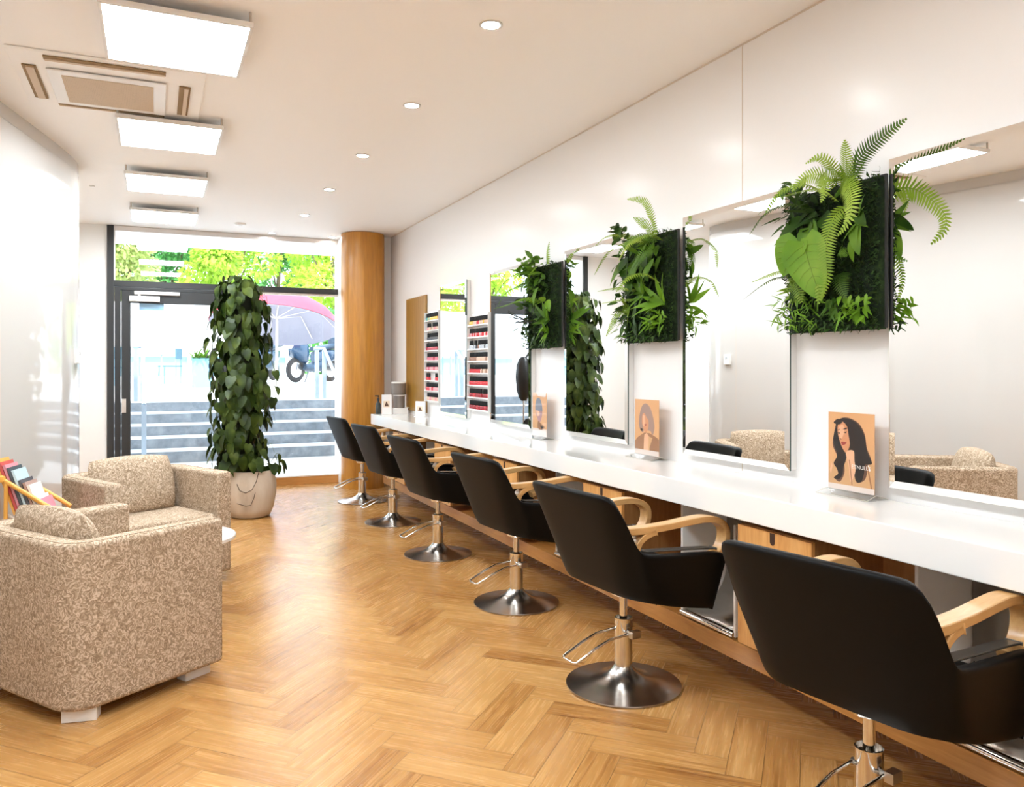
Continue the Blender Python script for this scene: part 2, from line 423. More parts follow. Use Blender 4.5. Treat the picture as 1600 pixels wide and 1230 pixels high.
# ------------------------------------------------------------------ ceiling fittings
def light_panel(y, label):
    x, z = .085, 2.69
    r_ = thing('ceiling_light', label, 'ceiling light', (x, y, z), 0, 'row of square ceiling light panels')
    h = .285; hy = .31
    mb = MB()
    for a, b_ in (((x-h, y-hy, z), (x-h+.014, y+hy, z+.022)), ((x+h-.014, y-hy, z), (x+h, y+hy, z+.022)), ((x-h+.014, y-hy, z), (x+h-.014, y-hy+.014, z+.022)), ((x-h+.014, y+hy-.014, z), (x+h-.014, y+hy, z+.022))): mb.box(a, b_)
    mb.box((x-h+.005, y-hy+.005, z+.019), (x+h-.005, y+hy-.005, z+.024))
    mb.build('frame', M['white'], r_, smooth=0)
    mb = MB(); mb.box((x-h+.015, y-hy+.015, z+.001), (x+h-.015, y+hy-.015, z+.018)); mb.build('diffuser', M['panel'], r_, smooth=0)
    for sx in (-1, 1):
        for sy in (-1, 1):
            mb = MB(); mb.lathe([(.006, 0), (.006, CEIL - z - .022)], (x + sx*(h-.012), y + sy*(hy-.012), z+.022), 10); mb.build('standoff', M['steel'], r_)
for y, l in ((3.69, 'largest glowing square panel, hanging beside the ceiling vent'), (5.21, 'second glowing square panel, just beyond the ceiling vent'), (6.60, 'third glowing square panel along the ceiling'), (8.02, 'farthest glowing square panel, nearest the window'), (2.22, 'glowing square panel before the one beside the vent, out of frame'), (.75, 'glowing square panel above the viewer, out of frame'), (-.7, 'glowing square panel behind the viewer, out of frame')):
    light_panel(y, l)
def downlight(x, y, label, r=.05):
    d = thing('downlight', label, 'downlight', (x, y, CEIL - .004), 0, 'round downlights in the ceiling')
    mb = MB(); mb.lathe([(r, .004), (r, 0), (r*.84, -.003), (r*.74, .001)], (x, y, CEIL - .004), 28, caps=False); mb.build('trim_ring', M['alu'], d, smooth=60)
    mb = MB(); mb.lathe([(r*.72, 0), (r*.70, .0025)], (x, y, CEIL - .0045), 24); mb.build('lens', M['lens'], d, smooth=0)
names = ['nearest round downlight, above the fern panel side of the room', 'second round downlight from the viewer', 'third round downlight from the viewer', 'fourth round downlight from the viewer', 'fifth round downlight, near the pillar']
for i, y in enumerate((3.09, 4.22, 5.36, 6.49, 7.67)): downlight(1.30, y, names[i])
downlight(1.15, 8.82, 'small downlight just inside the window, above the climbing plant side', .04)
downlight(1.80, 8.84, 'small downlight just inside the window, beside the pillar', .04)
downlight(1.30, 1.95, 'downlight above the last chair, out of frame'); downlight(1.30, .8, 'downlight above the viewer, out of frame')
d = thing('smoke_detector', 'flat round white detector on the ceiling near the window', 'detector', (.79, 8.40, CEIL - .02))
mb = MB(); mb.lathe([(.055, .02), (.055, .008), (.045, 0)], (.79, 8.40, CEIL - .02), 28); mb.build('body', M['white'], d, smooth=40)
mb = MB(); mb.lathe([(.02, 0), (.016, -.004)], (.79, 8.40, CEIL - .02), 20); mb.build('sensor', M['alu'], d, smooth=40)
mb = MB(); mb.lathe([(.02, .006), (.018, 0)], (-.455, 7.15, CEIL - .006), 16); tag(mb.build('ceiling_sensor', M['alu']), 'tiny round sensor on the ceiling beside the curved wall', 'sensor')
# ceiling cassette: panel, grille, four air slots
ac = thing('ceiling_vent', 'square ceiling air conditioner with beige perforated grille', 'air conditioner', (-.20, 4.60, CEIL - .02))
z = CEIL - .02
mb = MB(); mb.box((-.62, 4.17, z + .006), (.235, 4.99, CEIL - .0005)); mb.build('cover_panel', M['ceiling'], ac, smooth=0, bevel=.01)
mb = MB(); mb.box((-.475, 4.36, z - .008), (.055, 4.895, z)); mb.build('grille_frame', M['white'], ac, smooth=0, bevel=.004)
t = NT('grille_mesh'); v = coords(t, 'Object'); vo = t.add('ShaderNodeTexVoronoi'); vo.inputs['Scale'].default_value = 130; vo.inputs['Randomness'].default_value = .1
t.link(v, vo.inputs['Vector']); r = ramp(t, [(.25, (.26,.19,.12)), (.5, (.60,.48,.35))]); t.link(vo.outputs['Distance'], r.inputs['Fac']); t.link(r.outputs['Color'], t.b.inputs['Base Color']); t.set(Roughness=.7)
mb = MB(); mb.box((-.415, 4.42, z - .0105), (-.005, 4.84, z - .007)); mb.build('grille', t.mat, ac, smooth=0)
slotm = mat('slot_dark', (.30,.20,.10), .8); flapm = mat('slot_flap', (.62,.48,.33), .5)
for lo, hi, fl, fh in (((-.47, 4.20), (.05, 4.25), (-.465, 4.222), (.045, 4.245)), ((-.475, 4.912), (.05, 4.95), (-.47, 4.93), (.045, 4.945)), ((-.575, 4.36), (-.515, 4.86), (-.56, 4.37), (-.525, 4.85)), ((.115, 4.38), (.17, 4.86), (.14, 4.39), (.16, 4.85))):
    mb = MB(); mb.mi = 0; mb.box((lo[0], lo[1], z - .002), (hi[0], hi[1], z + .004)); mb.mi = 1; mb.box((fl[0], fl[1], z - .007), (fh[0], fh[1], z - .001)); mb.build('air_slot', [slotm, flapm], ac, smooth=0)
# ------------------------------------------------------------------ vanity along the right wall
mb = MB(); mb.box((2.02, .1, .722), (XW - .001, 7.98, CT)); c = mb.build('worktop', M['counter'], smooth=0, bevel=.004)
tag(c, 'long glossy white worktop running along the mirrored wall', 'worktop')
mb = MB(); mb.box((2.13, .1, .122), (XW - .001, 7.9, .198)); c = mb.build('base_rail', M['plinth'], smooth=0, bevel=.002)
tag(c, 'long low oak rail carrying the cabinets under the white worktop', 'rail')
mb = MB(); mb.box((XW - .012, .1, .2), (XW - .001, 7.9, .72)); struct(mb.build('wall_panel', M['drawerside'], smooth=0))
hole = mat('finger_hole', (.05,.02,.008), .8)
names = ['drawer cabinet behind the second nearest salon chair', 'drawer cabinet between the third and second nearest chairs', 'drawer cabinet under the worktop opposite the third chair from the window', 'drawer cabinet under the worktop beside the second chair from the window', 'drawer cabinet nearest the round pillar', 'drawer cabinet nearest the viewer, hidden behind the nearest chair']
names = ['oak drawer cabinet just behind the top of the nearest chair', 'oak drawer cabinet behind the second nearest chair', 'oak drawer cabinet behind the third nearest chair', 'oak drawer cabinet behind the third chair from the window', 'oak drawer cabinet nearest the round pillar', 'oak drawer cabinet beyond the nearest chair, at the frame edge']
cabs = []
def cabinet(yc, label):
    c = thing('drawer_cabinet', label, 'cabinet', (2.05, yc, .243), 0, 'oak drawer cabinets under the worktop')
    y0, y1 = yc - .188, yc + .188
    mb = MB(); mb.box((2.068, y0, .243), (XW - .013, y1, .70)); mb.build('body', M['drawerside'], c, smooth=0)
    for z0, z1 in ((.243, .462), (.472, .698)):
        mb = MB(); mb.box((2.05, y0, z0), (2.067, y1, z1)); f = mb.build('drawer', M['drawer'], c, smooth=0, bevel=.0015)
        mb = MB(); out = [(-.013, .004), (-.013, -.028)] + [(-.013 + .013 * (1 - math.cos(a)), -.028 - .013 * math.sin(a)) for a in [PI * k / 8 for k in range(1, 8)]] + [(.013, -.028), (.013, .004)]
        mb.face([(2.0493, yc - u, z1 + w_ - .006) for u, w_ in out]); mb.build('finger_slot', hole, f, smooth=0)
    return c
for i, yc in enumerate((2.232, 3.44, 4.65, 5.86, 7.07, 1.02)): cabinet(yc, names[i])
def cove(yf, label):
    c = thing('footrest_cove', label, 'footrest', (2.14, yf, .2), 0, 'steel footrests below the worktop')
    prof = [(2.385, .71), (2.385, .42)] + [(2.385 - .17 * (1 - math.cos(a)), .42 - .19 * math.sin(a)) for a in [PI / 2 * k / 8 for k in range(1, 9)]] + [(2.15, .228)]
    mb = MB(); mb.grid([[(x, yf - .004, z) for x, z in prof], [(x, yf - .33, z) for x, z in prof]]); mb.build('curved_sheet', M['steel'], c, smooth=60, solid=.003)
    mb = MB()
    out = [(2.14, .205), (2.14, .71)] + [(XW - .014, .71), (XW - .014, .205)]
    mb.face([(x, yf, z) for x, z in out]); mb.face([(x, yf + .012, z) for x, z in reversed(out)])
    for k in range(4):
        a, b2 = out[k], out[(k + 1) % 4]; mb.face([(a[0], yf, a[1]), (a[0], yf + .012, a[1]), (b2[0], yf + .012, b2[1]), (b2[0], yf, b2[1])])
    mb.build('end_panel', M['whitepaint'], c, smooth=0)
    mb = MB(); mb.box((2.145, yf - .345, .205), (XW - .014, yf - .333, .66)); mb.build('end_panel', M['whitepaint'], c, smooth=0)
    mb = MB(); mb.tube([(2.142, yf + .01, .212), (2.142, yf - .34, .212)], .0125, 12); mb.build('foot_bar', M['chrome'], c, smooth=50)
for yf, l in ((2.89, 'steel footrest recess in front of the second nearest chair'), (1.70, 'steel footrest recess in front of the nearest chair'), (4.10, 'steel footrest recess in front of the third nearest chair'), (5.31, 'steel footrest recess in front of the third chair from the window'), (6.52, 'steel footrest recess in front of the second chair from the window'), (7.72, 'steel footrest recess in front of the chair at the pillar')): cove(yf, l)
h = thing('hairdryer_holder', 'chrome ring holder beside the nearest drawer cabinet', 'holder', (2.10, 2.5, .557))
ring = [(2.12 + .042 * math.cos(a), 2.60 + .042 * math.sin(a), .557) for a in [2 * PI * k / 28 for k in range(28)]]
mb = MB(); mb.tube(ring, .004, 8, True); mb.build('ring', M['chrome'], h, smooth=60)
ring2 = [(p[0], p[1], .535) for p in ring]
mb = MB(); mb.tube(ring2, .003, 8, True); mb.build('ring', M['chrome'], h, smooth=60)
mb = MB(); mb.box((2.11, 2.421, .54), (2.13, 2.556, .55)); mb.box((2.10, 2.421, .52), (2.14, 2.425, .57)); mb.build('bracket', M['chrome'], h, smooth=0)
# ------------------------------------------------------------------ mirrors
def mirror(y0, y1, label, z0=.857 + .02, z1=2.035):
    m_ = thing('wall_mirror', label, 'mirror', (2.38, (y0 + y1) / 2, z0), 0, 'bevelled mirrors above the worktop')
    mb = MB(); mb.box((2.371, y0 + .004, z0 + .004), (XW - .001, y1 - .004, z1 - .004)); mb.build('backing', M['white'], m_, smooth=0)
    bw, xb, xf = .026, 2.3635, 2.3605
    o = [(xb, y1, z0), (xb, y0, z0), (xb, y0, z1), (xb, y1, z1)]
    i_ = [(xf, y1 - bw, z0 + bw), (xf, y0 + bw, z0 + bw), (xf, y0 + bw, z1 - bw), (xf, y1 - bw, z1 - bw)]
    mb = MB(); mb.face(i_)
    for k in range(4):
        j = (k + 1) % 4; mb.face([o[k], o[j], i_[j], i_[k]])
    for k in range(4):
        j = (k + 1) % 4; a, b2 = o[k], o[j]
        mb.face([b2, a, (2.371, a[1], a[2]), (2.371, b2[1], b2[2])], 1)
    mb.build('mirror_glass', [M['mirror'], mat('glass_edge', (.05,.09,.08), .2)], m_, smooth=0)
mirror(6.149, 6.813, 'narrow mirror between the two nail polish racks')
mirror(4.919, 5.639, 'mirror half covered by the smallest living wall, reflecting the street')
mirror(3.687, 4.420, 'mirror reflecting the tall climbing plant')
mirror(2.474, 3.191, 'mirror reflecting an armchair cushion and a white door')
mirror(1.275, 1.995, 'nearest mirror, reflecting the two armchairs')
mb = MB(); mb.box((2.384, 7.301, .862), (XW - .001, 7.946, 2.005)); c = mb.build('wood_panel', M['oakdark'], smooth=0, bevel=.002)
tag(c, 'tall dark oak veneer board on the wall beside the pillar', 'panel')
# ------------------------------------------------------------------ nail polish racks
PINK = {}
def pm(name, c):
    if name not in PINK: PINK[name] = mat('polish_' + name, c, .12, coat=.4)
    return PINK[name]
cols = dict(yellow=(.75,.50,.05), teal=(.05,.30,.30), nude=(.72,.48,.36), grey=(.06,.06,.07), crimson=(.45,.02,.05), rose=(.60,.12,.18), pink=(.75,.30,.33), red=(.62,.02,.03), clear=(.55,.60,.66), brown=(.35,.18,.12), darkred=(.32,.01,.02), white=(.8,.75,.7))
mb = MB(); mb.lathe([(.0085, .034), (.0085, .036), (.0078, .068), (.006, .0705)], (0,0,0), 10); capmesh = mb.build('cap', M['cap'], smooth=40); capdata = capmesh.data; bpy.data.objects.remove(capmesh)
bodyd = {}
for k, c in cols.items():
    mb = MB(); mb.lathe([(.0112, 0), (.0115, .003), (.0115, .026), (.0085, .033), (.006, .0345)], (0,0,0), 10); o = mb.build('body', pm(k, c), smooth=40); bodyd[k] = o.data; bpy.data.objects.remove(o)
def bottle(x, y, z, k, label, group):
    o = bpy.data.objects.new('nail_polish', bodyd[k]); COL.objects.link(o); o.location = (x, y, z); tag(o, label, 'nail polish', group)
    c_ = bpy.data.objects.new('cap', capdata); COL.objects.link(c_); c_.parent = o
ords = ['top', 'second', 'third', 'fourth', 'fifth', 'sixth', 'seventh', 'eighth', 'ninth']
def rack(y0, y1, zb, pitch, rows, label, short):
    n = len(rows)
    R_ = thing('polish_rack', label, 'rack', (2.37, (y0 + y1) / 2, zb), 0, 'nail polish racks on the wall')
    mb = MB(); mb.box((2.3985, y0, zb - .03), (XW - .001, y1, zb + n * pitch)); mb.build('back_panel', M['white'], R_, smooth=0)
    for s_ in (y0, y1 - .005):
        mb = MB(); mb.box((2.352, s_, zb - .012), (2.398, s_ + .005, zb + n * pitch - .012)); mb.build('side_rail', M['white'], R_, smooth=0)
    for i, spec in enumerate(rows):
        z_ = zb + (n - 1 - i) * pitch
        mb = MB(); mb.box((2.354, y0 + .005, z_ - .004), (2.398, y1 - .005, z_)); mb.box((2.352, y0 + .005, z_ - .008), (2.3545, y1 - .005, z_ + .003)); mb.build('shelf', M['white'], R_, smooth=0)
        m_ = len(spec)
        for j, k in enumerate(spec):
            if k == '-': continue
            kk = KEY[k]; yy = y1 - .012 - (j + .5) * (y1 - y0 - .024) / m_
            bottle(2.374, yy, z_, kk, f'black-capped {kk} nail polish on the {ords[i]} shelf of the {short}', f'{kk} polishes, {ords[i]} shelf, {short}')
KEY = dict(y='yellow', t='teal', n='nude', g='grey', c='crimson', o='rose', p='pink', r='red', l='clear', b='brown', d='darkred', w='white')
rack(6.83, 7.242, .99, .094, ['ttytyyyyyyyyyrr', '-ppnn--nnppnnnn', '-gg-gggggggggg-', 'c-cccccccccc-cc', '-oooooooccooooo', 'opooppppooppppo', 'rr-r------rr-rr', 'rrrrpprrppppppp', '-nnnppnnnnppnnn'], 'narrow white rack of nail polish beside the dark oak board', 'rack beside the oak board')
rack(5.652, 6.105, .962, .0975, ['yyynnnrrnnnynnnn', 'pprprprrpprrwrpr', 'lll-lg-bllllglll', 'bbbbbbnnnnnnnbnn', 'rrrrrrrrrnbnnbnn', 'rrrrrrrrrrrrrrrr', 'dddrrddddd-dddrd', 'ddddddrdddddrddd'], 'white rack of nail polish between the two farthest mirrors', 'rack between two mirrors')
# ------------------------------------------------------------------ salon chairs (local frame: post at origin, facing +x)
def make_chair(label):
    ch = thing('salon_chair', label, 'chair', (0,0,0), 0, 'black salon chairs in a row along the worktop')
    # wrap-around leather shell: stations from one arm front round the back to the other
    st = [((.272,-.262,.548),(.215,-.246,.352)), ((.262,-.268,.572),(.203,-.250,.354)), ((.20,-.272,.580),(.16,-.252,.362)), ((.05,-.274,.591),(.03,-.250,.384)), ((-.095,-.272,.600),(-.03,-.246,.400)),
          ((-.137,-.270,.610),(-.05,-.240,.405)), ((-.160,-.269,.636),(-.065,-.234,.408)), ((-.178,-.268,.680),(-.075,-.226,.410)), ((-.206,-.265,.745),(-.085,-.214,.412)), ((-.236,-.260,.806),(-.094,-.20,.413)), ((-.246,-.250,.821),(-.10,-.180,.414)), ((-.255,-.215,.825),(-.105,-.150,.415)), ((-.262,-.10,.826),(-.108,-.07,.416))]
    full = st + [((-.263,0,.826),(-.109,0,.416))] + [((a[0],-a[1],a[2]),(b_[0],-b_[1],b_[2])) for a, b_ in reversed(st)]
    th = .042; rows = []
    for i, (a, b_) in enumerate(full):
        a, b_ = Vector(a), Vector(b_)
        p0, p1 = full[max(i-1,0)], full[min(i+1,len(full)-1)]
        t_ = (Vector(p1[0]) + Vector(p1[1]) - Vector(p0[0]) - Vector(p0[1])); t_.z = 0
        if i < 4: t_ = Vector((-1, 0, 0))
        if i > len(full) - 5: t_ = Vector((1, 0, 0))
        t_.normalize(); inn = Vector((t_.y, -t_.x, 0)) * -1
        if i == 0 or i == len(full)-1: k = .9
        else: k = 1
        up = (a - b_).normalized(); row = []
        for s in (0, .03, .35, .7, .93): row.append(b_ + (a - b_) * s - inn * .010 * math.sin(PI * s))
        row += [a - up * .004, a + inn * th * .2 + up * .004, a + inn * th * .8 + up * .004, a + inn * th - up * .004]
        for s in (.9, .5, .1, 0): row.append(b_ + (a - b_) * s + inn * th)
        rows.append(row)
    mb = MB(); b0 = mb.grid(rows, close_v=True); kk = len(rows[0]); mb.cap([b0 + kk - 1 - i for i in range(kk)][::1]); e = b0 + (len(rows)-1) * kk; mb.cap([e + i for i in range(kk)])
    mb.build('backrest', M['leather'], ch, local=True, smooth=60, subsurf=1)
    for s in (-1, 1):   # flat grey rim along the arm top
        path = [Vector((x, s * y, z)) for x, y, z in ((.255,.249,.582),(.20,.251,.5895),(.05,.253,.6005),(-.095,.251,.6095),(-.137,.249,.6205),(-.158,.248,.644))]
        mb = MB(); mb.band(path, (0, .040, 0), .006); mb.build('arm_rim', M['rim'], ch, local=True, smooth=40, bevel=.002)
    for s in (-1, 1):   # stitched seam on each side
        mb = MB(); mb.tube([(-.005, s*.2735, .594), (-.02, s*.272, .53), (-.033, s*.262, .46), (-.035, s*.249, .395)], .0016, 6); mb.build('seam', M['black'], ch, local=True)
    # seat pan and cushion
    mb = MB(); mb.prism([(-.06,-.15), (-.02,-.2), (.17,-.205), (.18,-.2), (.18,.2), (.17,.205), (-.02,.2), (-.06,.15)], .0, .04, Matrix.Translation((0,0,.395)) @ Matrix.Rotation(.12, 4, 'Y')); mb.build('seat_base', M['black'], ch, local=True, smooth=0, bevel=.008)
    mb = MB(); mb.box((-.12,-.20,.43), (.235,.20,.505)); mb.build('seat', M['leather'], ch, local=True, smooth=60, bevel=.025, bseg=4)
    # bentwood arms
    for s in (-1, 1):
        path = crom([(-.205, 0, .692), (-.12, 0, .689), (0, 0, .691), (.12, 0, .700), (.20, 0, .703), (.265, 0, .692), (.308, 0, .66), (.312, 0, .612), (.285, 0, .568), (.235, 0, .545)], 5)
        mb = MB(); mb.band([(p.x, s * .245, p.z) for p in path], (0, .054, 0), .026)
        mb.band([(p.x, s * .245, p.z) for p in crom([(-.05, 0, .679), (-.095, 0, .667), (-.128, 0, .644), (-.142, 0, .608)], 5)], (0, .054, 0), .024)
        mb.build('armrest', M['birch'], ch, local=True, smooth=40, bevel=.003)
    # pedestal
    mb = MB(); mb.lathe([(.232, 0), (.236, .004), (.235, .009), (.20, .014), (.14, .024), (.095, .036), (.066, .052), (.048, .068), (.040, .078), (.037, .082)], (0,0,0), 56); mb.build('base', M['basemetal'], ch, local=True, smooth=50)
    mb = MB(); mb.lathe([(.0365, .08), (.0365, .268), (.0375, .272), (.0375, .278), (.034, .279), (.033, .262), (.0, .262)], (0,0,0), 32, caps=False); mb.build('column', M['chrome'], ch, local=True, smooth=40)
    mb = MB(); mb.lathe([(.016, .255), (.016, .36), (.05, .372), (.06, .392)], (0,0,0), 20); mb.build('gas_post', M['chrome'], ch, local=True, smooth=40)
    mb = MB(); L = [(.0, -.046, .222), (-.10, -.046, .215), (-.17, -.046, .192), (-.262, -.046, .150), (-.268, -.03, .146), (-.268, .03, .146), (-.262, .046, .150), (-.17, .046, .192), (-.10, .046, .215), (.0, .046, .222)]
    mb.tube(L, .0055, 8); pl = mb.build('pump_lever', M['chrome'], ch, local=True, smooth=60)
    mb = MB(); mb.tube([(0, -.05, .222), (0, .05, .222)], .009, 10); mb.box((-.012, -.075, .208), (.03, -.05, .236)); mb.build('lever_hub', M['steel'], ch, local=True, smooth=0)
    return ch
chairs = [(1.755, 1.545, 10, 'nearest black salon chair, its wide back filling the lower corner'), (1.752, 2.765, 5, 'second nearest black salon chair, whole chrome base in view'), (1.822, 3.97, 5, 'third black salon chair from the viewer'), (1.800, 5.232, 5, 'third black salon chair counted from the window'), (1.827, 6.47, 6, 'second black salon chair counted from the window'), (1.844, 7.617, 6, 'farthest black salon chair, in front of the wooden pillar')]
c0 = make_chair(chairs[0][3])
for i, (x, y, a, l) in enumerate(chairs):
    if i == 0: c0.location = (x, y, 0); c0.rotation_euler = (0, 0, math.radians(a))
    else: dup(c0, (x, y, 0), math.radians(a), l)
# ------------------------------------------------------------------ tub armchairs
def pillow(name, parent, Mx, w, h, th, m):
    n = 20; mb = MB()
    def P(u, v, s):
        e = (max(0, 1 - abs(u)**3.2) * max(0, 1 - abs(v)**3.2)) ** .55
        k = 1 - .05 * (u*u*v*v)
        wob = .006 * math.sin(5*u + 3*v)
        return Mx @ Vector((s * th/2 * e + wob * e, u * w/2 * (1 - .04*v*v) * k, v * h/2 * (1 - .06*u*u) * k))
    for s in (1, -1):
        rows = [[P(-1 + 2*i/n, -1 + 2*j/n, s) for j in range(n + 1)] for i in range(n + 1)]
        if s < 0: rows = rows[::-1]
        mb.grid(rows)
    return mb.build(name, m, parent, local=True, smooth=180)
def make_armchair(label):
    r_ = thing('armchair', label, 'armchair', (0,0,0), 0, 'pair of beige tub armchairs')
    D, Wd, H_, z0, rr, th = .33, .38, .66, .05, .12, .095
    def uoutline(ins, rad, front):
        out = [(front, -Wd + ins)]
        for k in range(7):
            a = -PI/2 - k/6 * PI/2; out.append((-D + ins + rad + rad*math.cos(a), -Wd + ins + rad + rad*math.sin(a)))
        for k in range(7):
            a = PI - k/6 * PI/2; out.append((-D + ins + rad + rad*math.cos(a), Wd - ins - rad + rad*math.sin(a)))
        out.append((front, Wd - ins)); return out
    outer = uoutline(0, rr, D); inner = uoutline(th, .035, D)
    mb = MB(); mb.prism(outer + inner[::-1], z0, H_); mb.build('shell', M['fabric'], r_, local=True, smooth=40, bevel=.018, bseg=4)
    ring = [Vector((x, y, H_ + .0005)) for x, y in uoutline(.020, rr - .02, D - .02)]
    mb = MB(); mb.tube(ring, .0028, 6); mb.build('piping', M['fabric'], r_, local=True, smooth=60)
    mb = MB(); mb.box((-D + th, -Wd + th + .002, z0 + .02), (D - .012, Wd - th - .002, .30)); mb.build('seat_base', M['fabric'], r_, local=True, smooth=0, bevel=.012)
    mb = MB(); mb.box((-D + th + .005, -Wd + th + .004, .302), (D + .004, Wd - th - .004, .415)); mb.build('seat_cushion', M['fabric'], r_, local=True, smooth=50, bevel=.028, bseg=4)
    pillow('back_cushion', r_, Matrix.Translation((-.15, .0, .575)) @ Matrix.Rotation(-.28, 4, 'Y'), .53, .37, .16, M['fabric'])
    for sx in (-1, 1):
        for sy in (-1, 1):
            mb = MB(); Mf = Matrix.Translation((sx*.24, sy*.30, 0)) @ Matrix.Rotation(0 if sx > 0 else sy * PI/4, 4, 'Z')
            mb.box((-.06, -.03, 0), (.06, .03, z0 + .002), Mf); mb.build('foot', M['white'], r_, local=True, smooth=0, bevel=.003)
    return r_
a1 = make_armchair('beige armchair in front, seen from behind, with rounded back corners')
a1.location = (-.216, 3.706, 0); a1.rotation_euler = (0, 0, math.atan2(.559, .829))
a2 = dup(a1, (-.053, 5.284, 0), math.atan2(-.893, .45), 'beige armchair facing the viewer beside the large plant pot')
# low round white table between them
tb = thing('coffee_table', 'low round white table between the two beige armchairs', 'table', (.12, 4.50, 0))
mb = MB(); mb.lathe([(.27, .392), (.28, .397), (.28, .412), (.275, .417)], (.12, 4.50, 0), 48); mb.build('table_top', M['counter'], tb, smooth=40)
mb = MB(); mb.lathe([(.02, .02), (.02, .392)], (.12, 4.50, 0), 20); mb.build('stem', M['white'], tb, smooth=40)
mb = MB(); mb.lathe([(.17, 0), (.17, .008), (.05, .02)], (.12, 4.50, 0), 40); mb.build('base', M['white'], tb, smooth=40)
# ------------------------------------------------------------------ magazine rack with magazines
mrx, mry = -.575, 4.97
Rm = thing('magazine_rack', 'folding magazine rack with orange wooden rails beside the armchairs', 'rack', (mrx, mry, 0))
ax = Vector((.96, -.22, 0)).normalized(); sd = Vector((-ax.y, ax.x, 0))
def rp(a, s, z): return Vector((mrx, mry, 0)) + ax * a + sd * s + Vector((0, 0, z))
for s in (-1, 1):
    mb = MB(); mb.tube([rp(-.13, s*.10, .705), rp(.13, s*.10, .527)], .012, 10); mb.lathe([(.0, -.02), (.016, -.014), (.02, 0), (.016, .014), (0, .02)], rp(-.14, s*.10, .712), 12); mb.build('rail', M['rackwood'], Rm, smooth=50)
    for a in (-.12, .12):
        mb = MB(); mb.tube([rp(a, s*.10, .615 - a*.68), rp(a, s*.12, .0)], .010, 10); mb.build('leg', M['rackwood'], Rm, smooth=50)
mb = MB(); mb.grid([[rp(a, s, z - a*.68) for s, z in ((.094, .45), (.09, .425), (.084, .41), (-.084, .41), (-.09, .425), (-.094, .45))] for a in (-.12, 0, .12)]); mb.build('sling', mat('sling_cream', (.78,.72,.64), .8), Rm, smooth=60, solid=.004)
mcols = [((.80,.42,.10),'orange and yellow'), ((.60,.10,.09),'red'), ((.72,.30,.36),'pink'), ((.08,.10,.12),'black'), ((.55,.72,.80),'pale blue'), ((.10,.10,.12),'charcoal'), ((.45,.30,.26),'brown'), ((.80,.78,.76),'white'), ((.83,.81,.80),'cream'), ((.78,.35,.45),'rose')]
for i, (c, n_) in enumerate(mcols):
    a = -.105 + i * .021; h = .31 if i < 5 else (.27 if i < 8 else .22)
    base = rp(a + .02, 0, .445 - a*.68); lean = (-ax * .33 + Vector((0, 0, 1))).normalized()
    Mx = Matrix(((sd.x, lean.x, 0, base.x), (sd.y, lean.y, 0, base.y), (sd.z, lean.z, 0, base.z), (0, 0, 0, 1)))
    nn = sd.cross(lean); Mx[0][2], Mx[1][2], Mx[2][2] = nn
    mb = MB(); mb.mi = 0; mb.box((-.08, .0, -.006), (.08, h, -.005), Mx); mb.box((-.08, 0, .005), (.08, h, .006), Mx); mb.box((-.0805, 0, -.006), (-.079, h, .006), Mx); mb.mi = 1; mb.box((-.0785, .002, -.0049), (.078, h - .002, .0049), Mx)
    tag(mb.build('magazine', [mat('cover_' + n_.replace(' ', '_'), c, .25, coat=.3), M['whitepaint']], smooth=0), f'{n_} magazine standing in the folding rack', 'magazine', 'magazines in the folding rack')
# ------------------------------------------------------------------ foliage helpers
def leaf(mb, p, d, nrm, L, w, shape='oval', curl=.25, n=6, fold=.18):
    d = Vector(d).normalized(); nrm = Vector(nrm); s = d.cross(nrm)
    if s.length < 1e-4: s = d.orthogonal()
    s.normalize(); nrm = s.cross(d).normalized(); p = Vector(p); rows = []
    prof = {'oval': lambda t: math.sin(PI * t**.8)**.8, 'heart': lambda t: min(1, (t*7)**.6) * (1 - t**2.0)**.75 if t > 0 else .55, 'strap': lambda t: min(1, .35 + t*2.2) * (1 - t**5)**.8, 'lance': lambda t: math.sin(PI * t**.6)}[shape]
    for i in range(n + 1):
        t = i / n; c = p + d * (L * t) - nrm * (curl * L * t * t)
        hw = w / 2 * max(prof(t), 0.0)
        off = -d * L * .10 * (1 - t*4) if shape == 'heart' and t < .25 else Vector((0,0,0))
        rows.append([c + s * hw + nrm * hw * fold + off, c, c - s * hw + nrm * hw * fold + off])
    mb.grid(rows)
def frond(mb, pts, nrm, pl, n=26, pw=.007, rach=.0016, fwd=.35, droop=.15, taper=.75):
    path = crom(pts, 8); L = [0]
    for a, b_ in zip(path, path[1:]): L.append(L[-1] + (b_ - a).length)
    tot = L[-1]; nrm = Vector(nrm).normalized()
    mb.tube(path, [rach * (1 - .7 * i / (len(path) - 1)) for i in range(len(path))], 5)
    for k in range(n):
        t = (k + .6) / n; s_ = t * tot; j = 0
        while j < len(L) - 2 and L[j + 1] < s_: j += 1
        f = (s_ - L[j]) / max(L[j + 1] - L[j], 1e-6); p = path[j].lerp(path[j + 1], f); T = (path[j + 1] - path[j]).normalized()
        S = T.cross(nrm); 
        if S.length < 1e-3: S = T.orthogonal()
        S.normalize(); N = S.cross(T)
        ln = pl * (math.sin(PI * (.12 + .88 * t) ** taper) ** .7 + .05)
        for sg in (-1, 1):
            d = (S * sg + T * fwd).normalized(); e = p + d * ln - N * droop * ln; m_ = p + d * ln * .5 - N * droop * ln * .2; w = min(pw, tot / n * .72)
            mb.face([p + T * w * .5, m_ + T * w * .55, e, m_ - T * w * .45, p - T * w * .5])
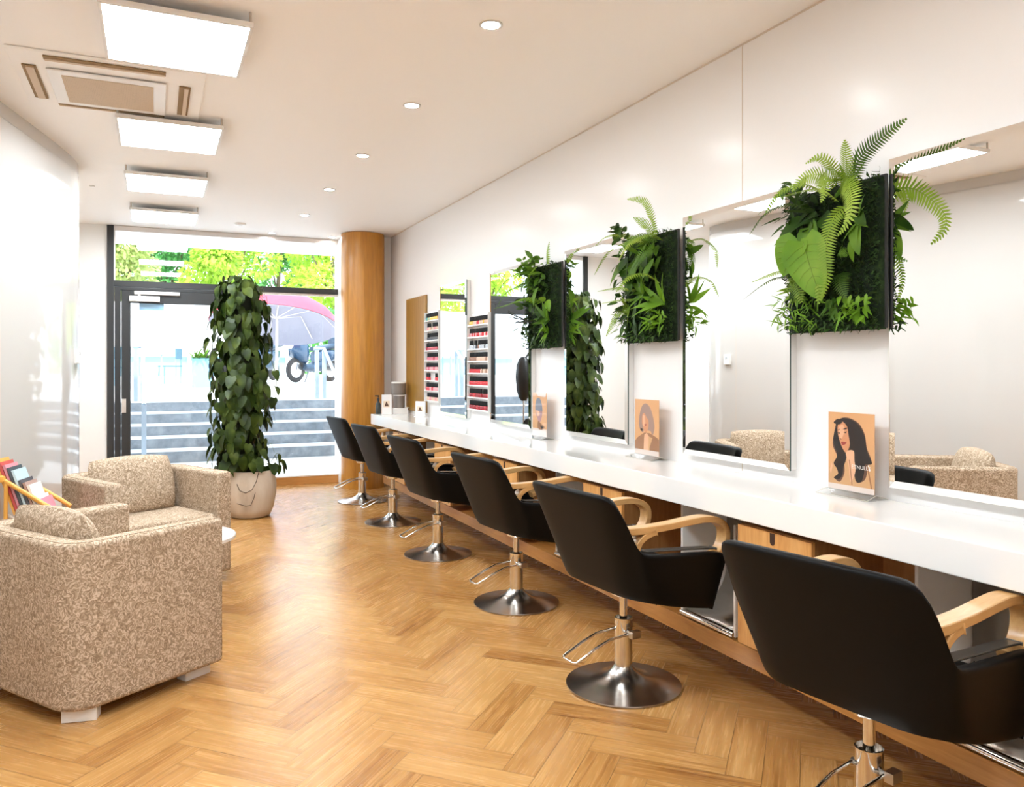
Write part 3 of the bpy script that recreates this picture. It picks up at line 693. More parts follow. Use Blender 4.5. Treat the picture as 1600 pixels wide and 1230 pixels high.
# ------------------------------------------------------------------ tall climbing plant in a stone pot
px, py = .765, 7.25
pp = thing('potted_climber', 'tall column of dark climbing leaves in a round stone pot', 'plant', (px, py, 0))
mb = MB(); mb.lathe([(.13, 0), (.165, .01), (.195, .08), (.216, .20), (.219, .28), (.208, .36), (.196, .405), (.180, .405), (.178, .35)], (px, py, 0), 48, caps=False); mb.build('pot', M['pot'], pp, smooth=60)
mb = MB(); mb.lathe([(.185, .368), (.09, .375), (.0, .378)], (px, py, 0), 32, caps=False); mb.build('soil', M['soil'], pp, smooth=60)
mb = MB(); mb.lathe([(.09, .37), (.10, 1.2), (.085, 1.98)], (px - .07, py, 0), 20); mb.build('moss_pole', M['stemdark'], pp, smooth=60)
rg = random.Random(11); mb = MB(); ms = MB()
def hang_leaf(x, y, z, ang, L, tilt):
    out = Vector((math.cos(ang), math.sin(ang), 0)); d = (out * tilt + Vector((rg.uniform(-.35,.35), rg.uniform(-.35,.35), -1))).normalized()
    nr = (out + Vector((rg.uniform(-.4,.4), rg.uniform(-.4,.4), rg.uniform(.1,.7)))).normalized()
    leaf(mb, (x, y, z), d, nr, L, L * rg.uniform(.70, .86), 'heart', rg.uniform(.05, .35), 6, rg.uniform(.1, .3))
for i in range(760):
    z = .46 + 1.60 * (i + rg.random()) / 760; ang = rg.uniform(0, 2*PI)
    r_ = .09 + .175 * rg.random() ** .7 * (1 if z < 1.9 else .8) * (.86 + .14 * math.sin(z * 9 + ang * 2))
    hang_leaf(px - .09 + r_ * math.cos(ang), py + r_ * math.sin(ang), z, ang, rg.uniform(.075, .13), rg.uniform(.05, .7))
for i in range(26):
    ang = rg.uniform(0, 2*PI); r_ = rg.uniform(0, .14); hang_leaf(px - .09 + r_ * math.cos(ang), py + r_ * math.sin(ang), rg.uniform(2.0, 2.10), ang, rg.uniform(.07, .1), rg.uniform(.3, 1.6))
# trailing shoots with leaves
for (dx, dy, pts) in ((1, -.4, [(.10, .44), (.20, .47), (.26, .55), (.29, .50), (.31, .44)]), (1, -.45, [(.08, .42), (.18, .44), (.25, .46), (.30, .43)]), (1, -.5, [(.12, 1.55), (.21, 1.38), (.26, 1.2), (.245, 1.05), (.20, 1.02)]), (-1, .3, [(.12, 1.2), (.22, 1.22), (.30, 1.16)]), (-1, .45, [(.12, .6), (.2, .56), (.26, .5)])):
    dv = Vector((dx, dy, 0)).normalized(); ms = MB(); path = crom([Vector((px - .03, py, 0)) + dv * a + Vector((0, 0, z)) for a, z in pts], 5); ms.tube(path, .0025, 6)
    for p in path[4::4]:
        a_ = math.atan2(dv.y, dv.x) + rg.uniform(-1.2, 1.2); hang_leaf(p.x, p.y, p.z, a_, rg.uniform(.08, .11), .5)
    ms.build('shoot', M['stem'], pp, smooth=60)
ms = MB()
for i in range(70):
    ang = rg.uniform(0, 2*PI); z = rg.uniform(.6, 2.0); r_ = rg.uniform(.10, .2)
    ms.tube([(px + .07*math.cos(ang), py + .07*math.sin(ang), z), (px + r_*math.cos(ang + .2), py + r_*math.sin(ang + .2), z + .03), (px + (r_+.02)*math.cos(ang + .3), py + (r_+.02)*math.sin(ang + .3), z - .05)], .002, 5)
mb.build('foliage', M['pothos'], pp, smooth=180); ms.build('vine_stems', M['stem'], pp, smooth=60)['kind'] = 'stuff'
mb = MB(); A0 = -1.9
def onpot(a, z):
    r_ = .206 + .016 * math.sin(PI * min(max((z - .02) / .40, 0), 1)); return (px + r_*math.cos(a), py + r_*math.sin(a), z)
mb.tube([onpot(-1.35, .405), onpot(-1.45, .33), onpot(-1.62, .26), onpot(-1.85, .235), onpot(-2.08, .255), onpot(-2.2, .31)], .003, 6)
mb.tube([onpot(-1.50, .235), onpot(-1.55, .19), onpot(-1.66, .13), onpot(-1.85, .125), onpot(-2.2, .145)], .003, 6); mb.build('trailing_stem', M['cord'], pp, smooth=60)
# ------------------------------------------------------------------ living walls (moss boards with ferns)
OUT = Vector((-1, 0, 0)); UP = Vector((0, 0, 1)); FARY = Vector((0, 1, 0))
def living_wall(y0, y1, z0, z1, label, seed):
    R_ = thing('living_wall', label, 'living wall', (2.36, (y0 + y1) / 2, z0), 0, 'moss boards with ferns between the mirrors')
    g_ = random.Random(seed)
    mb = MB(); mb.box((2.347, y0, z0), (2.359, y1, z1)); mb.build('tray', M['rubber'], R_, smooth=0, bevel=.004)
    mb = MB(); ny, nz = 34, 42; rows = []
    for i in range(ny + 1):
        row = []
        for j in range(nz + 1):
            u, v_ = i / ny, j / nz; e = min(1, min(u, 1-u, v_, 1-v_) * 14)
            row.append((2.350 - e * (.024 + .013 * g_.random()), y0 + .004 + (y1 - y0 - .008) * u, z0 - .004 + (z1 - z0 + .004) * v_))
        rows.append(row)
    mb.grid(rows)
    for k in range(2600):   # curled moss tufts
        y = g_.uniform(y0 + .006, y1 - .006); z = g_.uniform(z0 - .004, z1 + .004); p = Vector((2.325, y, z)); d = Vector((-g_.uniform(.3, 1), g_.uniform(-1, 1), g_.uniform(-1, 1))).normalized()
        L = g_.uniform(.014, .038); s = d.orthogonal().normalized() * g_.uniform(.0015, .004); q = p + d * L * .6 + UP * g_.uniform(-.006, .006); e = p + d * L * .7 + Vector((g_.uniform(-.01, .002), g_.uniform(-.012, .012), g_.uniform(-.012, .012)))
        mb.face([p - s, p + s, q + s * .8, e, q - s * .8], 1)
    mb.build('moss', [M['moss'], M['tuft']], R_, smooth=0)
    return R_, g_
def add_frond(R_, pts, pl, m='fern', nrm=(-1, -.25, .35), n=26, pw=.008, taper=.75, droop=.15):
    mb = MB(); frond(mb, pts, nrm, pl * 1.15, int(n * 1.1), pw * 2.2, .0018, .35, droop, taper); return mb.build('fern_frond', M[m], R_, smooth=0)
def rosette(R_, g_, c, n, L, w, m, shape='strap', spread=1.0, bias=(-.6, 0, .3), name='leaf_cluster'):
    mb = MB(); c = Vector(c)
    for k in range(n):
        a = 2 * PI * k / n + g_.uniform(-.3, .3); d = (Vector(bias) + Vector((0, math.cos(a), math.sin(a))) * spread * g_.uniform(.6, 1)).normalized()
        l_ = L * g_.uniform(.65, 1.1); leaf(mb, c + Vector((0, g_.uniform(-.01,.01), g_.uniform(-.01,.01))), d, (-1, g_.uniform(-.4,.4), .6), l_, w * g_.uniform(.8, 1.2), shape, g_.uniform(.05, .35), 5)
    return mb.build(name, M[m], R_, smooth=180)
def scatter(R_, g_, lo, hi, n, L, w, m, down=0.0, name='leaf_cluster', shape='oval'):
    mb = MB()
    for k in range(n):
        p = Vector((g_.uniform(lo[0], hi[0]), g_.uniform(lo[1], hi[1]), g_.uniform(lo[2], hi[2])))
        d = Vector((-g_.uniform(.2, 1), g_.uniform(-1, 1), g_.uniform(-.9, .9) - down)).normalized(); l_ = L * g_.uniform(.6, 1.15)
        leaf(mb, p, d, (-1, g_.uniform(-.5, .5), .7), l_, w * g_.uniform(.75, 1.15), shape, g_.uniform(0, .4), 5)
    return mb.build(name, M[m], R_, smooth=180)
M['vein'] = leafmat('leaf_vein', (.22,.36,.05), (.26,.40,.06), (.30,.44,.08))
def veins(par, root, p, d, nrm, L, w, curl, fold):
    d = Vector(d).normalized(); nrm = Vector(nrm); s = d.cross(nrm).normalized(); nrm = s.cross(d).normalized(); p = Vector(p); mb = MB()
    prof = lambda t: min(1, (t*7)**.6) * (1 - t**2.0)**.75
    def at(t, q): return p + d*(L*t) - nrm*(curl*L*t*t) + s*(q*w/2*prof(t)) + nrm*(abs(q)*w/2*prof(t)*fold + .0025)
    mb.tube([at(k/10, 0) for k in range(0, 10)], .0013, 5)
    for t0 in (.08, .2, .33, .47, .6):
        for sg in (-1, 1): mb.tube([at(t0, 0), at(t0 + .07, sg*.4), at(t0 + .17, sg*.85)], .0007, 4)
    o = mb.build('vein', M['vein'], par, smooth=60)
# nearest board
R3, g3 = living_wall(1.992, 2.452, 1.440, 1.985, 'nearest and largest fern board, with two big bright heart leaves', 5)
add_frond(R3, [(2.30,2.103,1.97),(2.26,2.025,2.041),(2.24,1.914,2.083),(2.23,1.814,2.111)], .034, 'ferndark', (-1,-.2,-.3), 26, .010)
add_frond(R3, [(2.28,2.10,1.97),(2.23,2.062,2.046),(2.21,2.049,2.10)], .034, 'fern', n=18)
add_frond(R3, [(2.28,2.12,1.96),(2.21,2.106,2.02),(2.17,2.127,2.055),(2.15,2.172,2.04)], .026, 'fern', n=20)
add_frond(R3, [(2.27,2.128,1.95),(2.20,2.03,1.955),(2.14,1.955,1.868),(2.125,1.953,1.80),(2.13,2.005,1.752)], .046, 'fern', (-1,-.1,.2), 30, .011, .6)
add_frond(R3, [(2.25,2.115,1.90),(2.20,2.156,1.948),(2.18,2.262,1.953),(2.16,2.341,1.938),(2.15,2.42,1.898)], .030, 'fern', (-.3,-.3,1), 30, .007)
add_frond(R3, [(2.25,2.086,1.878),(2.21,2.106,1.826),(2.18,2.107,1.721),(2.17,2.092,1.628),(2.17,2.115,1.545)], .033, 'fern', (-1,-.3,.1), 30, .009)
add_frond(R3, [(2.25,2.19,1.99),(2.19,2.14,1.99),(2.16,2.09,1.94),(2.15,2.10,1.885)], .036, 'fern', n=22, pw=.010)
add_frond(R3, [(2.28,2.15,1.97),(2.20,2.15,2.0),(2.16,2.20,1.99),(2.14,2.23,1.95)], .038, 'fern', n=22, pw=.010)
add_frond(R3, [(2.26,2.345,1.671),(2.23,2.294,1.608),(2.22,2.264,1.545)], .042, 'fern', n=14, pw=.012, taper=.55)
add_frond(R3, [(2.28,2.349,1.665),(2.23,2.375,1.676),(2.19,2.408,1.662),(2.16,2.465,1.639)], .026, 'fern', (-.4,-.2,1), 24, .006)
add_frond(R3, [(2.28,2.349,1.645),(2.24,2.41,1.655),(2.20,2.455,1.627),(2.18,2.537,1.577)], .020, 'ferndark', (-.3,-.2,1), 26, .006)
add_frond(R3, [(2.28,2.12,1.648),(2.24,2.10,1.609),(2.23,2.062,1.545)], .034, 'ferndark', n=14, pw=.010, taper=.6)
add_frond(R3, [(2.29,2.14,1.70),(2.24,2.10,1.72),(2.21,2.04,1.69)], .024, 'leaf', n=14, pw=.008)
for p, tip, w, m in (((2.225,2.285,1.786),(2.175,2.330,1.655),.15,'leafbright'), ((2.215,2.250,1.772),(2.165,2.135,1.555),.175,'leafbright'), ((2.25,2.26,1.83),(2.21,2.19,1.73),.10,'leaf'), ((2.26,2.30,1.86),(2.20,2.38,1.80),.08,'leafdark'), ((2.27,2.20,1.86),(2.22,2.13,1.80),.07,'leafdark'), ((2.28,2.06,1.80),(2.24,2.03,1.70),.06,'leaf'), ((2.28,2.05,1.84),(2.23,1.99,1.80),.05,'leafdark'), ((2.28,2.08,1.75),(2.25,2.06,1.68),.035,'leafbright')):
    p, tip = Vector(p), Vector(tip); mb = MB(); leaf(mb, p, tip - p, (-1, -.3 if w > .12 else .1, .45), (tip - p).length, w, 'heart', .18, 9, .34); mb.tube([(2.32, p.y, p.z + .02), p + Vector((.02, 0, .015)), p + Vector((.006, 0, 0))], .003, 6); hl = mb.build('heart_leaf' if w > .09 else 'leaf', M[m], R3, smooth=180)
    if w > .14: veins(hl, R3, p, tip - p, (-1, -.3, .45), (tip - p).length, w, .18, .34)
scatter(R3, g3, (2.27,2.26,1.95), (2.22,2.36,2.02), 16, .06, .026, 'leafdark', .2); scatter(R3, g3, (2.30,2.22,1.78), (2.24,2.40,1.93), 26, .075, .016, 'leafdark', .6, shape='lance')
scatter(R3, g3, (2.29,1.99,1.48), (2.24,2.13,1.56), 42, .06, .017, 'leafbright', .7, shape='lance'); scatter(R3, g3, (2.30,2.13,1.49), (2.25,2.20,1.56), 24, .05, .014, 'leaf', .5, shape='lance')
scatter(R3, g3, (2.31,2.24,1.45), (2.25,2.44,1.58), 110, .05, .007, 'leafbright', .2, shape='lance'); scatter(R3, g3, (2.31,1.99,1.44), (2.28,2.44,1.48), 90, .03, .009, 'leafdark', .3)
rosette(R3, g3, (2.30,2.10,1.97), 9, .12, .016, 'leaf', 'strap', .9, (-.5, 0, .2)); rosette(R3, g3, (2.31,2.30,1.90), 9, .13, .018, 'leafdark', 'strap', .9, (-.5, .1, -.5))
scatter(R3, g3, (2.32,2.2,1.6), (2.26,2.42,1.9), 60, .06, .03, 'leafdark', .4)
add_frond(R3, [(2.28,2.20,1.95),(2.20,2.23,1.98),(2.14,2.29,1.96),(2.11,2.34,1.88)], .034, 'fern', (-.6,-.3,1), 22, .009)
add_frond(R3, [(2.29,2.28,1.90),(2.22,2.34,1.93),(2.18,2.42,1.90),(2.16,2.48,1.83)], .030, 'ferndark', (-.5,-.2,1), 22, .009)
add_frond(R3, [(2.29,2.22,1.65),(2.23,2.20,1.66),(2.20,2.16,1.60),(2.19,2.15,1.53)], .036, 'fern', (-1,-.2,.2), 16, .011)
rosette(R3, g3, (2.29,2.36,1.60), 10, .10, .016, 'fern', 'lance', 1.0, (-.4, .4, -.1)); rosette(R3, g3, (2.29,2.06,1.83), 8, .10, .024, 'leaf', 'lance', 1.0, (-.5, -.1, -.1))
# middle board
R2, g2 = living_wall(3.205, 3.672, 1.435, 1.985, 'middle fern board between second and third mirrors, with paddle leaves', 6)
add_frond(R2, [(2.29,3.312,1.96),(2.25,3.293,2.046),(2.23,3.336,2.135),(2.21,3.452,2.165)], .026, 'fern', (-1,-.1,.2), 28, .007)
add_frond(R2, [(2.29,3.34,1.955),(2.26,3.353,2.018),(2.24,3.439,2.07)], .028, 'fern', n=18)
add_frond(R2, [(2.27,3.339,1.933),(2.21,3.422,1.945),(2.17,3.575,1.905),(2.16,3.70,1.80)], .040, 'fern', (-.4,-.2,1), 34, .008)
add_frond(R2, [(2.25,3.254,1.897),(2.21,3.306,1.87),(2.20,3.366,1.813),(2.20,3.44,1.765)], .040, 'leaf', (-1,-.2,.3), 22, .014, .6)
add_frond(R2, [(2.29,3.26,1.93),(2.20,3.24,1.95),(2.10,3.26,1.90),(2.06,3.30,1.82)], .032, 'fern', (-.4,-.3,1), 28, .007)
add_frond(R2, [(2.28,3.44,1.651),(2.23,3.545,1.655),(2.19,3.674,1.645)], .026, 'fern', (-.3,-.2,1), 22, .008)
add_frond(R2, [(2.28,3.45,1.70),(2.22,3.56,1.72),(2.17,3.68,1.71)], .034, 'fern', (-.3,-.2,1), 22, .008)
add_frond(R2, [(2.28,3.531,1.618),(2.24,3.593,1.587),(2.22,3.677,1.471)], .036, 'fern', (-1,-.2,.5), 22, .009)
for p, tip, w, m in (((2.25,3.484,1.863),(2.205,3.68,1.76),.085,'leaf'), ((2.25,3.515,1.883),(2.21,3.51,1.745),.10,'leafdark'), ((2.26,3.46,1.86),(2.20,3.40,1.77),.08,'leaf'), ((2.26,3.36,1.86),(2.22,3.32,1.80),.06,'leafdark'), ((2.27,3.38,1.95),(2.22,3.45,1.90),.07,'leafdark')):
    p, tip = Vector(p), Vector(tip); mb = MB(); leaf(mb, p, tip - p, (-1, .1, .45), (tip - p).length, w, 'oval', .2, 9, .3); mb.build('leaf', M[m], R2, smooth=180)
rosette(R2, g2, (2.29,3.238,1.615), 9, .19, .034, 'leafbright', 'lance', .75, (-.55, .25, .55)); scatter(R2, g2, (2.25,3.48,1.97), (2.20,3.58,2.05), 18, .06, .035, 'leafdark', .1)
scatter(R2, g2, (2.29,3.19,1.50), (2.24,3.36,1.58), 50, .06, .016, 'leafbright', .2, shape='lance'); scatter(R2, g2, (2.31,3.22,1.44), (2.28,3.66,1.50), 80, .035, .01, 'leafdark', .3)
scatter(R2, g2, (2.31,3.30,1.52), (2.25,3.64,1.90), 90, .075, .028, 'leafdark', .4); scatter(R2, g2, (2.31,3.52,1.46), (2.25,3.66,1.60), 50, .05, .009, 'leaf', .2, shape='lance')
rosette(R2, g2, (2.30,3.50,1.75), 8, .12, .03, 'leafdark', 'lance', .8, (-.6, .2, -.2))
add_frond(R2, [(2.29,3.42,1.93),(2.22,3.50,1.99),(2.17,3.60,1.99),(2.14,3.70,1.93)], .034, 'fern', (-.4,-.2,1), 24, .009)
add_frond(R2, [(2.29,3.30,1.93),(2.22,3.32,1.96),(2.16,3.38,1.93),(2.13,3.42,1.86)], .036, 'leaf', (-.6,-.3,.8), 20, .012)
add_frond(R2, [(2.29,3.28,1.72),(2.20,3.27,1.76),(2.11,3.28,1.74),(2.05,3.30,1.67)], .034, 'fern', (-.4,-.3,1), 22, .010)
rosette(R2, g2, (2.29,3.40,1.68), 9, .14, .03, 'leaf', 'lance', .9, (-.6, .3, .2)); rosette(R2, g2, (2.29,3.56,1.62), 9, .10, .014, 'fern', 'lance', 1.0, (-.4, .4, -.1))
scatter(R2, g2, (2.30,3.25,1.80), (2.24,3.50,1.96), 26, .10, .035, 'leaf', .4)
# farthest board
R1, g1 = living_wall(4.422, 4.905, 1.432, 1.975, 'farthest and smallest looking fern board, with broad arching leaves', 8)
add_frond(R1, [(2.29,4.517,1.96),(2.27,4.47,2.04),(2.26,4.43,2.09)], .030, 'fern', n=12, pw=.012)
add_frond(R1, [(2.28,4.60,1.90),(2.20,4.70,1.93),(2.14,4.83,1.88),(2.11,4.92,1.80)], .040, 'leaf', (-.4,-.2,1), 22, .012)
add_frond(R1, [(2.28,4.58,1.80),(2.20,4.68,1.84),(2.13,4.80,1.80),(2.10,4.90,1.70)], .045, 'leaf', (-.4,-.2,1), 20, .016, .6)
add_frond(R1, [(2.28,4.56,1.72),(2.20,4.66,1.75),(2.14,4.80,1.72),(2.10,4.93,1.70)], .040, 'leafbright', (-.4,-.2,1), 20, .014, .6)
for p, tip, w, m in (((2.26,4.58,2.0),(2.20,4.86,2.01),.06,'leaf'), ((2.25,4.62,1.97),(2.20,4.80,1.93),.08,'leaf'), ((2.25,4.58,1.95),(2.21,4.68,1.88),.07,'leafbright'), ((2.25,4.56,1.82),(2.20,4.58,1.70),.07,'leaf'), ((2.27,4.47,1.73),(2.24,4.41,1.66),.05,'leafbright'), ((2.26,4.50,1.72),(2.22,4.49,1.75),.05,'leafbright')):
    p, tip = Vector(p), Vector(tip); mb = MB(); leaf(mb, p, tip - p, (-.6, 0, .8), (tip - p).length, w, 'oval', .2, 8, .3); mb.build('leaf', M[m], R1, smooth=180)
rosette(R1, g1, (2.29,4.49,1.60), 10, .17, .034, 'leaf', 'lance', .8, (-.55, .2, .25)); rosette(R1, g1, (2.29,4.50,1.53), 10, .10, .022, 'leafbright', 'lance', .9, (-.6, 0, -.1))
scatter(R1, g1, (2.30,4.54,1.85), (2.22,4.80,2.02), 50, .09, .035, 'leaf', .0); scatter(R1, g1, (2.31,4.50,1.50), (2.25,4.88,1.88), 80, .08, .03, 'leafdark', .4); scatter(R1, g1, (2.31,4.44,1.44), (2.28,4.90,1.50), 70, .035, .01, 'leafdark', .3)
mb = MB(); 
for k in range(7):
    a = g1.uniform(-.6, .9); p0 = Vector((2.27, 4.70, 1.60)); p1 = p0 + Vector((-.06, .10, .02 + .03*a)); p2 = p1 + Vector((-.04, .06, .05 * a)); mb.tube([p0, p1, p2], .0025, 5)
mb.build('twig', M['stemdark'], R1, smooth=60)
# ------------------------------------------------------------------ acrylic poster stands
pmats = dict(bg=mat('print_orange', (.68,.37,.17), .35), hair=mat('print_hair_dark', (.016,.009,.007), .6), hair2=mat('print_hair_light', (.13,.06,.035), .6), skin=mat('print_skin', (.62,.28,.14), .35), skinl=mat('print_skin_light', (.74,.42,.25), .35), top=mat('print_top', (.60,.34,.16), .35), lip=mat('print_lip', (.30,.04,.03), .35), fold=mat('print_fold', (.32,.15,.07), .35), white=mat('print_white', (.85,.80,.75), .35), ash=mat('print_ash', (.34,.22,.18), .35), blue=mat('print_slate', (.22,.23,.27), .35), mauve=mat('print_mauve', (.42,.22,.22), .35), pale=mat('print_pale', (.72,.62,.56), .35))
def poster_stand(y0, y1, label, shapes, bg, textpos=None):
    yc = (y0 + y1) / 2; w = y1 - y0; z0, z1 = .845, 1.133; x = 2.335
    R_ = thing('poster_stand', label, 'poster stand', (2.33, yc, CT), 0, 'clear poster stands on the worktop')
    mb = MB(); mb.box((x + .0035, y0, z0 - .004), (x + .0055, y1, z1 + .002)); mb.box((x - .0035, y0, z0 - .004), (x - .0018, y1, z1 + .002)); mb.build('sleeve', M['film'], R_, smooth=0)
    mb = MB()
    for s in (-1, 1):
        mb.box((x + (.004 if s > 0 else -.052), y0 - .012, CT + .0005), (x + (.052 if s > 0 else -.004), y1 + .012, CT + .003))
        q = [(x + s*.052, CT + .003), (x + s*.004, z0 - .004), (x + s*.004, z0 - .0015), (x + s*.052, CT + .0055)]
        mb.prism(q, -y1 - .005, -y0 + .005, Matrix(((1,0,0,0),(0,0,-1,0),(0,1,0,0),(0,0,0,1))))
    mb.build('base', M['acrylic'], R_, smooth=0)
    edge = mat('acrylic_edge', (.62,.58,.50), .2)
    mb = MB()
    for s in (-1, 1): mb.tube([(x + s*.052, y0 - .012, CT + .003), (x + s*.052, y1 + .012, CT + .003)], .0012, 6)
    for yy in (y0 - .012, y1 + .012): mb.tube([(x - .052, yy, CT + .003), (x, yy * .5 + (y0 if yy < yc else y1) * .5, z0), (x + .052, yy, CT + .003)], .001, 6)
    mb.build('base_edge', edge, R_, smooth=60)
    mb = MB(); mb.box((x - .0006, y0 + .001, z0), (x + .0006, y1 - .001, z1)); po = mb.build('poster', pmats[bg], R_, smooth=0)
    groups = {}
    for d_, (m, pts, smooth) in enumerate(shapes):
        P = [(a, b_) for a, b_ in pts]
        if smooth: P = [(p.x, p.y) for p in crom([(a, b_, 0) for a, b_ in P], 5, True)]
        mb = groups.setdefault('print', MB()); mm = list(pmats).index(m)
        mb.face([(x - .0007 - .00003 * (d_ + 1), y1 - .001 - a * (w - .002), z0 + b_ * (z1 - z0)) for a, b_ in P], mm)
    groups['print'].build('portrait', [pmats[k] for k in pmats], po, smooth=0)
    if textpos:
        cu = bpy.data.curves.new('lettering', 'FONT'); cu.body = 'ETNULLE'; cu.size = .020; cu.space_character = 1.05; cu.extrude = .00005; cu.materials.append(pmats['white'])
        tmp = bpy.data.objects.new('lettering', cu); COL.objects.link(tmp); bpy.context.view_layer.update()
        me = bpy.data.meshes.new_from_object(tmp.evaluated_get(bpy.context.evaluated_depsgraph_get())); bpy.data.objects.remove(tmp)
        o = bpy.data.objects.new('lettering', me); COL.objects.link(o); o.parent = po; o.rotation_euler = (PI/2, 0, -PI/2)
        o.location = Vector((x - .0017, y1 - textpos[0] * w, z0 + textpos[1] * (z1 - z0))) - ORIG[R_.name]; ORIG[o.name] = Vector((0,0,0))
    return R_
B = lambda L: [(a / 100, b_ / 100) for a, b_ in L]
woman = [('top', B([(0,0),(100,0),(100,36),(88,40),(60,44),(40,44),(12,36),(3,27),(0,20)]), False),
 ('hair2', B([(20,88),(40,94),(66,88),(80,74),(84,58),(92,46),(94,38),(86,36),(84,24),(78,16),(64,12),(58,20),(56,40),(50,48),(40,48),(36,36),(36,22),(26,10),(14,14),(22,20),(16,32),(20,42),(10,56),(12,70)]), True),
 ('hair', B([(14,88),(26,91),(34,93),(52,91),(68,84),(80,70),(83,56),(88,48),(95,40),(90,37),(80,36),(78,24),(72,14),(62,14),(58,24),(58,38),(48,46),(42,44),(38,36),(34,30),(32,20),(24,13),(12,14),(22,20),(20,26),(12,33),(20,44),(12,58),(13,72),(18,82)]), True),
 ('skinl', B([(40,50),(56,52),(58,40),(60,26),(50,12),(46,30),(42,40)]), True),
 ('skin', B([(22,84),(32,88),(42,82),(45,72),(48,60),(44,52),(38,49),(31,55),(25,64),(21,74)]), True),
 ('skinl', B([(24,80),(33,84),(36,76),(30,66),(26,66)]), True),
 ('hair', B([(32,78),(40,81),(43,80),(40,78.5)]), False), ('hair', B([(20,76.5),(26,78.5),(26,77.5)]), False), ('hair', B([(34,74),(41,76),(40,73.5)]), False), ('hair', B([(21,73),(26,74),(25,71.5)]), False),
 ('lip', B([(29,61.5),(33,62.5),(41,61.5),(36,58.5),(31,58)]), True), ('fold', B([(25,67),(29,66),(30,64.5),(26,65)]), False),
 ('fold', B([(46,40),(48,40),(54,8),(52,8)]), False), ('fold', B([(84,34),(87,34),(96,6),(93,6)]), False), ('skinl', B([(3,24),(8,34),(10,30),(6,18)]), False), ('white', B([(86,36),(88,36),(92,30),(90,28)]), False), ('pale', B([(0,0),(100,0),(100,7),(0,7)]), False),
 ('hair', B([(12,86),(20,91),(30,90),(30,86),(22,84)]), True)]
bob = [('fold', B([(0,0),(100,0),(100,30),(90,34),(62,40),(40,40),(12,30),(0,22)]), False), ('skinl', B([(36,0),(40,36),(50,40),(60,34),(58,0)]), False), ('top', B([(58,0),(58,34),(74,32),(62,14),(62,0)]), False),
 ('ash', B([(34,90),(48,93),(64,86),(76,70),(82,52),(76,38),(70,40),(66,44),(40,44),(34,40),(22,46),(18,56),(20,70),(26,82)]), True), ('skin', B([(34,74),(52,74),(58,60),(56,48),(46,40),(36,48),(30,60)]), True), ('skinl', B([(34,70),(42,70),(44,56),(36,52)]), True),
 ('ash', B([(30,78),(40,84),(56,78),(58,64),(50,68),(40,76)]), True), ('lip', B([(40,55),(48,56),(50,54),(44,52)]), False), ('hair', B([(24,48),(34,46),(32,42),(24,43)]), False), ('pale', B([(0,0),(100,0),(100,9),(0,9)]), False)]
hairdo = [('pale', B([(0,0),(100,0),(100,17),(0,17)]), False), ('pale', B([(24,100),(96,100),(92,90),(40,92)]), False), ('blue', B([(28,84),(44,88),(60,82),(70,66),(68,56),(44,56),(22,58),(20,70)]), True), ('mauve', B([(22,58),(44,58),(68,58),(66,44),(52,30),(44,30),(34,42),(26,48)]), True), ('skinl', B([(28,58),(48,56),(50,48),(34,46)]), True), ('fold', B([(40,34),(56,30),(86,22),(66,15),(38,18)]), True), ('hair', B([(54,24),(80,22),(66,16)]), False)]
poster_stand(2.030, 2.243, 'nearest poster stand, portrait of a long dark haired woman', woman, 'bg', (.52, .295))
poster_stand(3.349, 3.572, 'poster stand with portrait of a woman with a short bob', bob, 'bg')
poster_stand(4.613, 4.822, 'farthest poster stand, showing blue grey swept hair', hairdo, 'bg')
# ------------------------------------------------------------------ small things on the far end of the worktop
silver = mat('satin_grey', (.24,.205,.185), .4, .3); bx, by = 2.285, 7.86
mb = MB(); mb.box((bx - .075, by - .06, CT), (bx + .075, by + .06, CT + .062)); tag(mb.build('white_box', M['white'], smooth=0, bevel=.003), 'small white box under the stacked grey canisters', 'box')
def canister(x, y, z, r, h, label, m, lidm):
    c = thing('canister', label, 'canister', (x, y, z), 0, 'canisters stacked on the worktop')
    mb = MB(); mb.lathe([(r * .97, 0), (r, .01), (r, h - .012)], (x, y, z), 32); mb.build('body', m, c, smooth=40)
    mb = MB(); mb.lathe([(r * 1.05, h - .012), (r * 1.05, h), (r * .9, h + .002)], (x, y, z), 32); mb.build('lid', lidm, c, smooth=40)
canister(bx, by, CT + .062, .058, .135, 'lower grey canister standing on the white box', silver, M['white'])
canister(bx - .005, by, CT + .200, .075, .125, 'upper wider grey canister on top of the lower one', silver, M['white'])
mb = MB(); mb.box((bx + .045, by - .05, CT + .062), (bx + .095, by + .05, CT + .066)); 
tag(mb.build('shelf_riser', M['white'], smooth=0), 'thin white slab on the white box', 'slab')
def card(x, y, rz, w, h, label):
    R_ = thing('card_stand', label, 'card', (x, y, CT), rz, 'white price cards on the worktop')
    mb = MB(); mb.box((0, -w/2, 0), (.012, w/2, h)); c = mb.build('board', M['white'], R_, local=True, smooth=0)
    mb = MB(); mb.face([(-.0006, -w*.30, h*.36), (-.0006, -w*.30, h*.68), (-.0006, w*.32, h*.68), (-.0006, w*.32, h*.36)]); mb.build('photo', mat('card_photo', (.80,.66,.50), .4), c, local=True, smooth=0)
    mb = MB(); mb.face([(-.0012, w*.02, h*.66), (-.0012, w*.14, h*.52), (-.0012, w*.2, h*.40), (-.0012, -w*.22, h*.40), (-.0012, -w*.14, h*.52)]); mb.build('hair_print', pmats['hair2'], c, local=True, smooth=0)
    mb = MB(); mb.box((.012, -w/2, 0), (.05, w/2, .006)); mb.box((-.02, -w/2, 0), (.0, w/2, .006)); mb.build('foot', M['white'], R_, local=True, smooth=0)
card(2.145, 7.83, math.radians(72), .10, .20, 'white card with a hair photo, in front of the grey canisters')
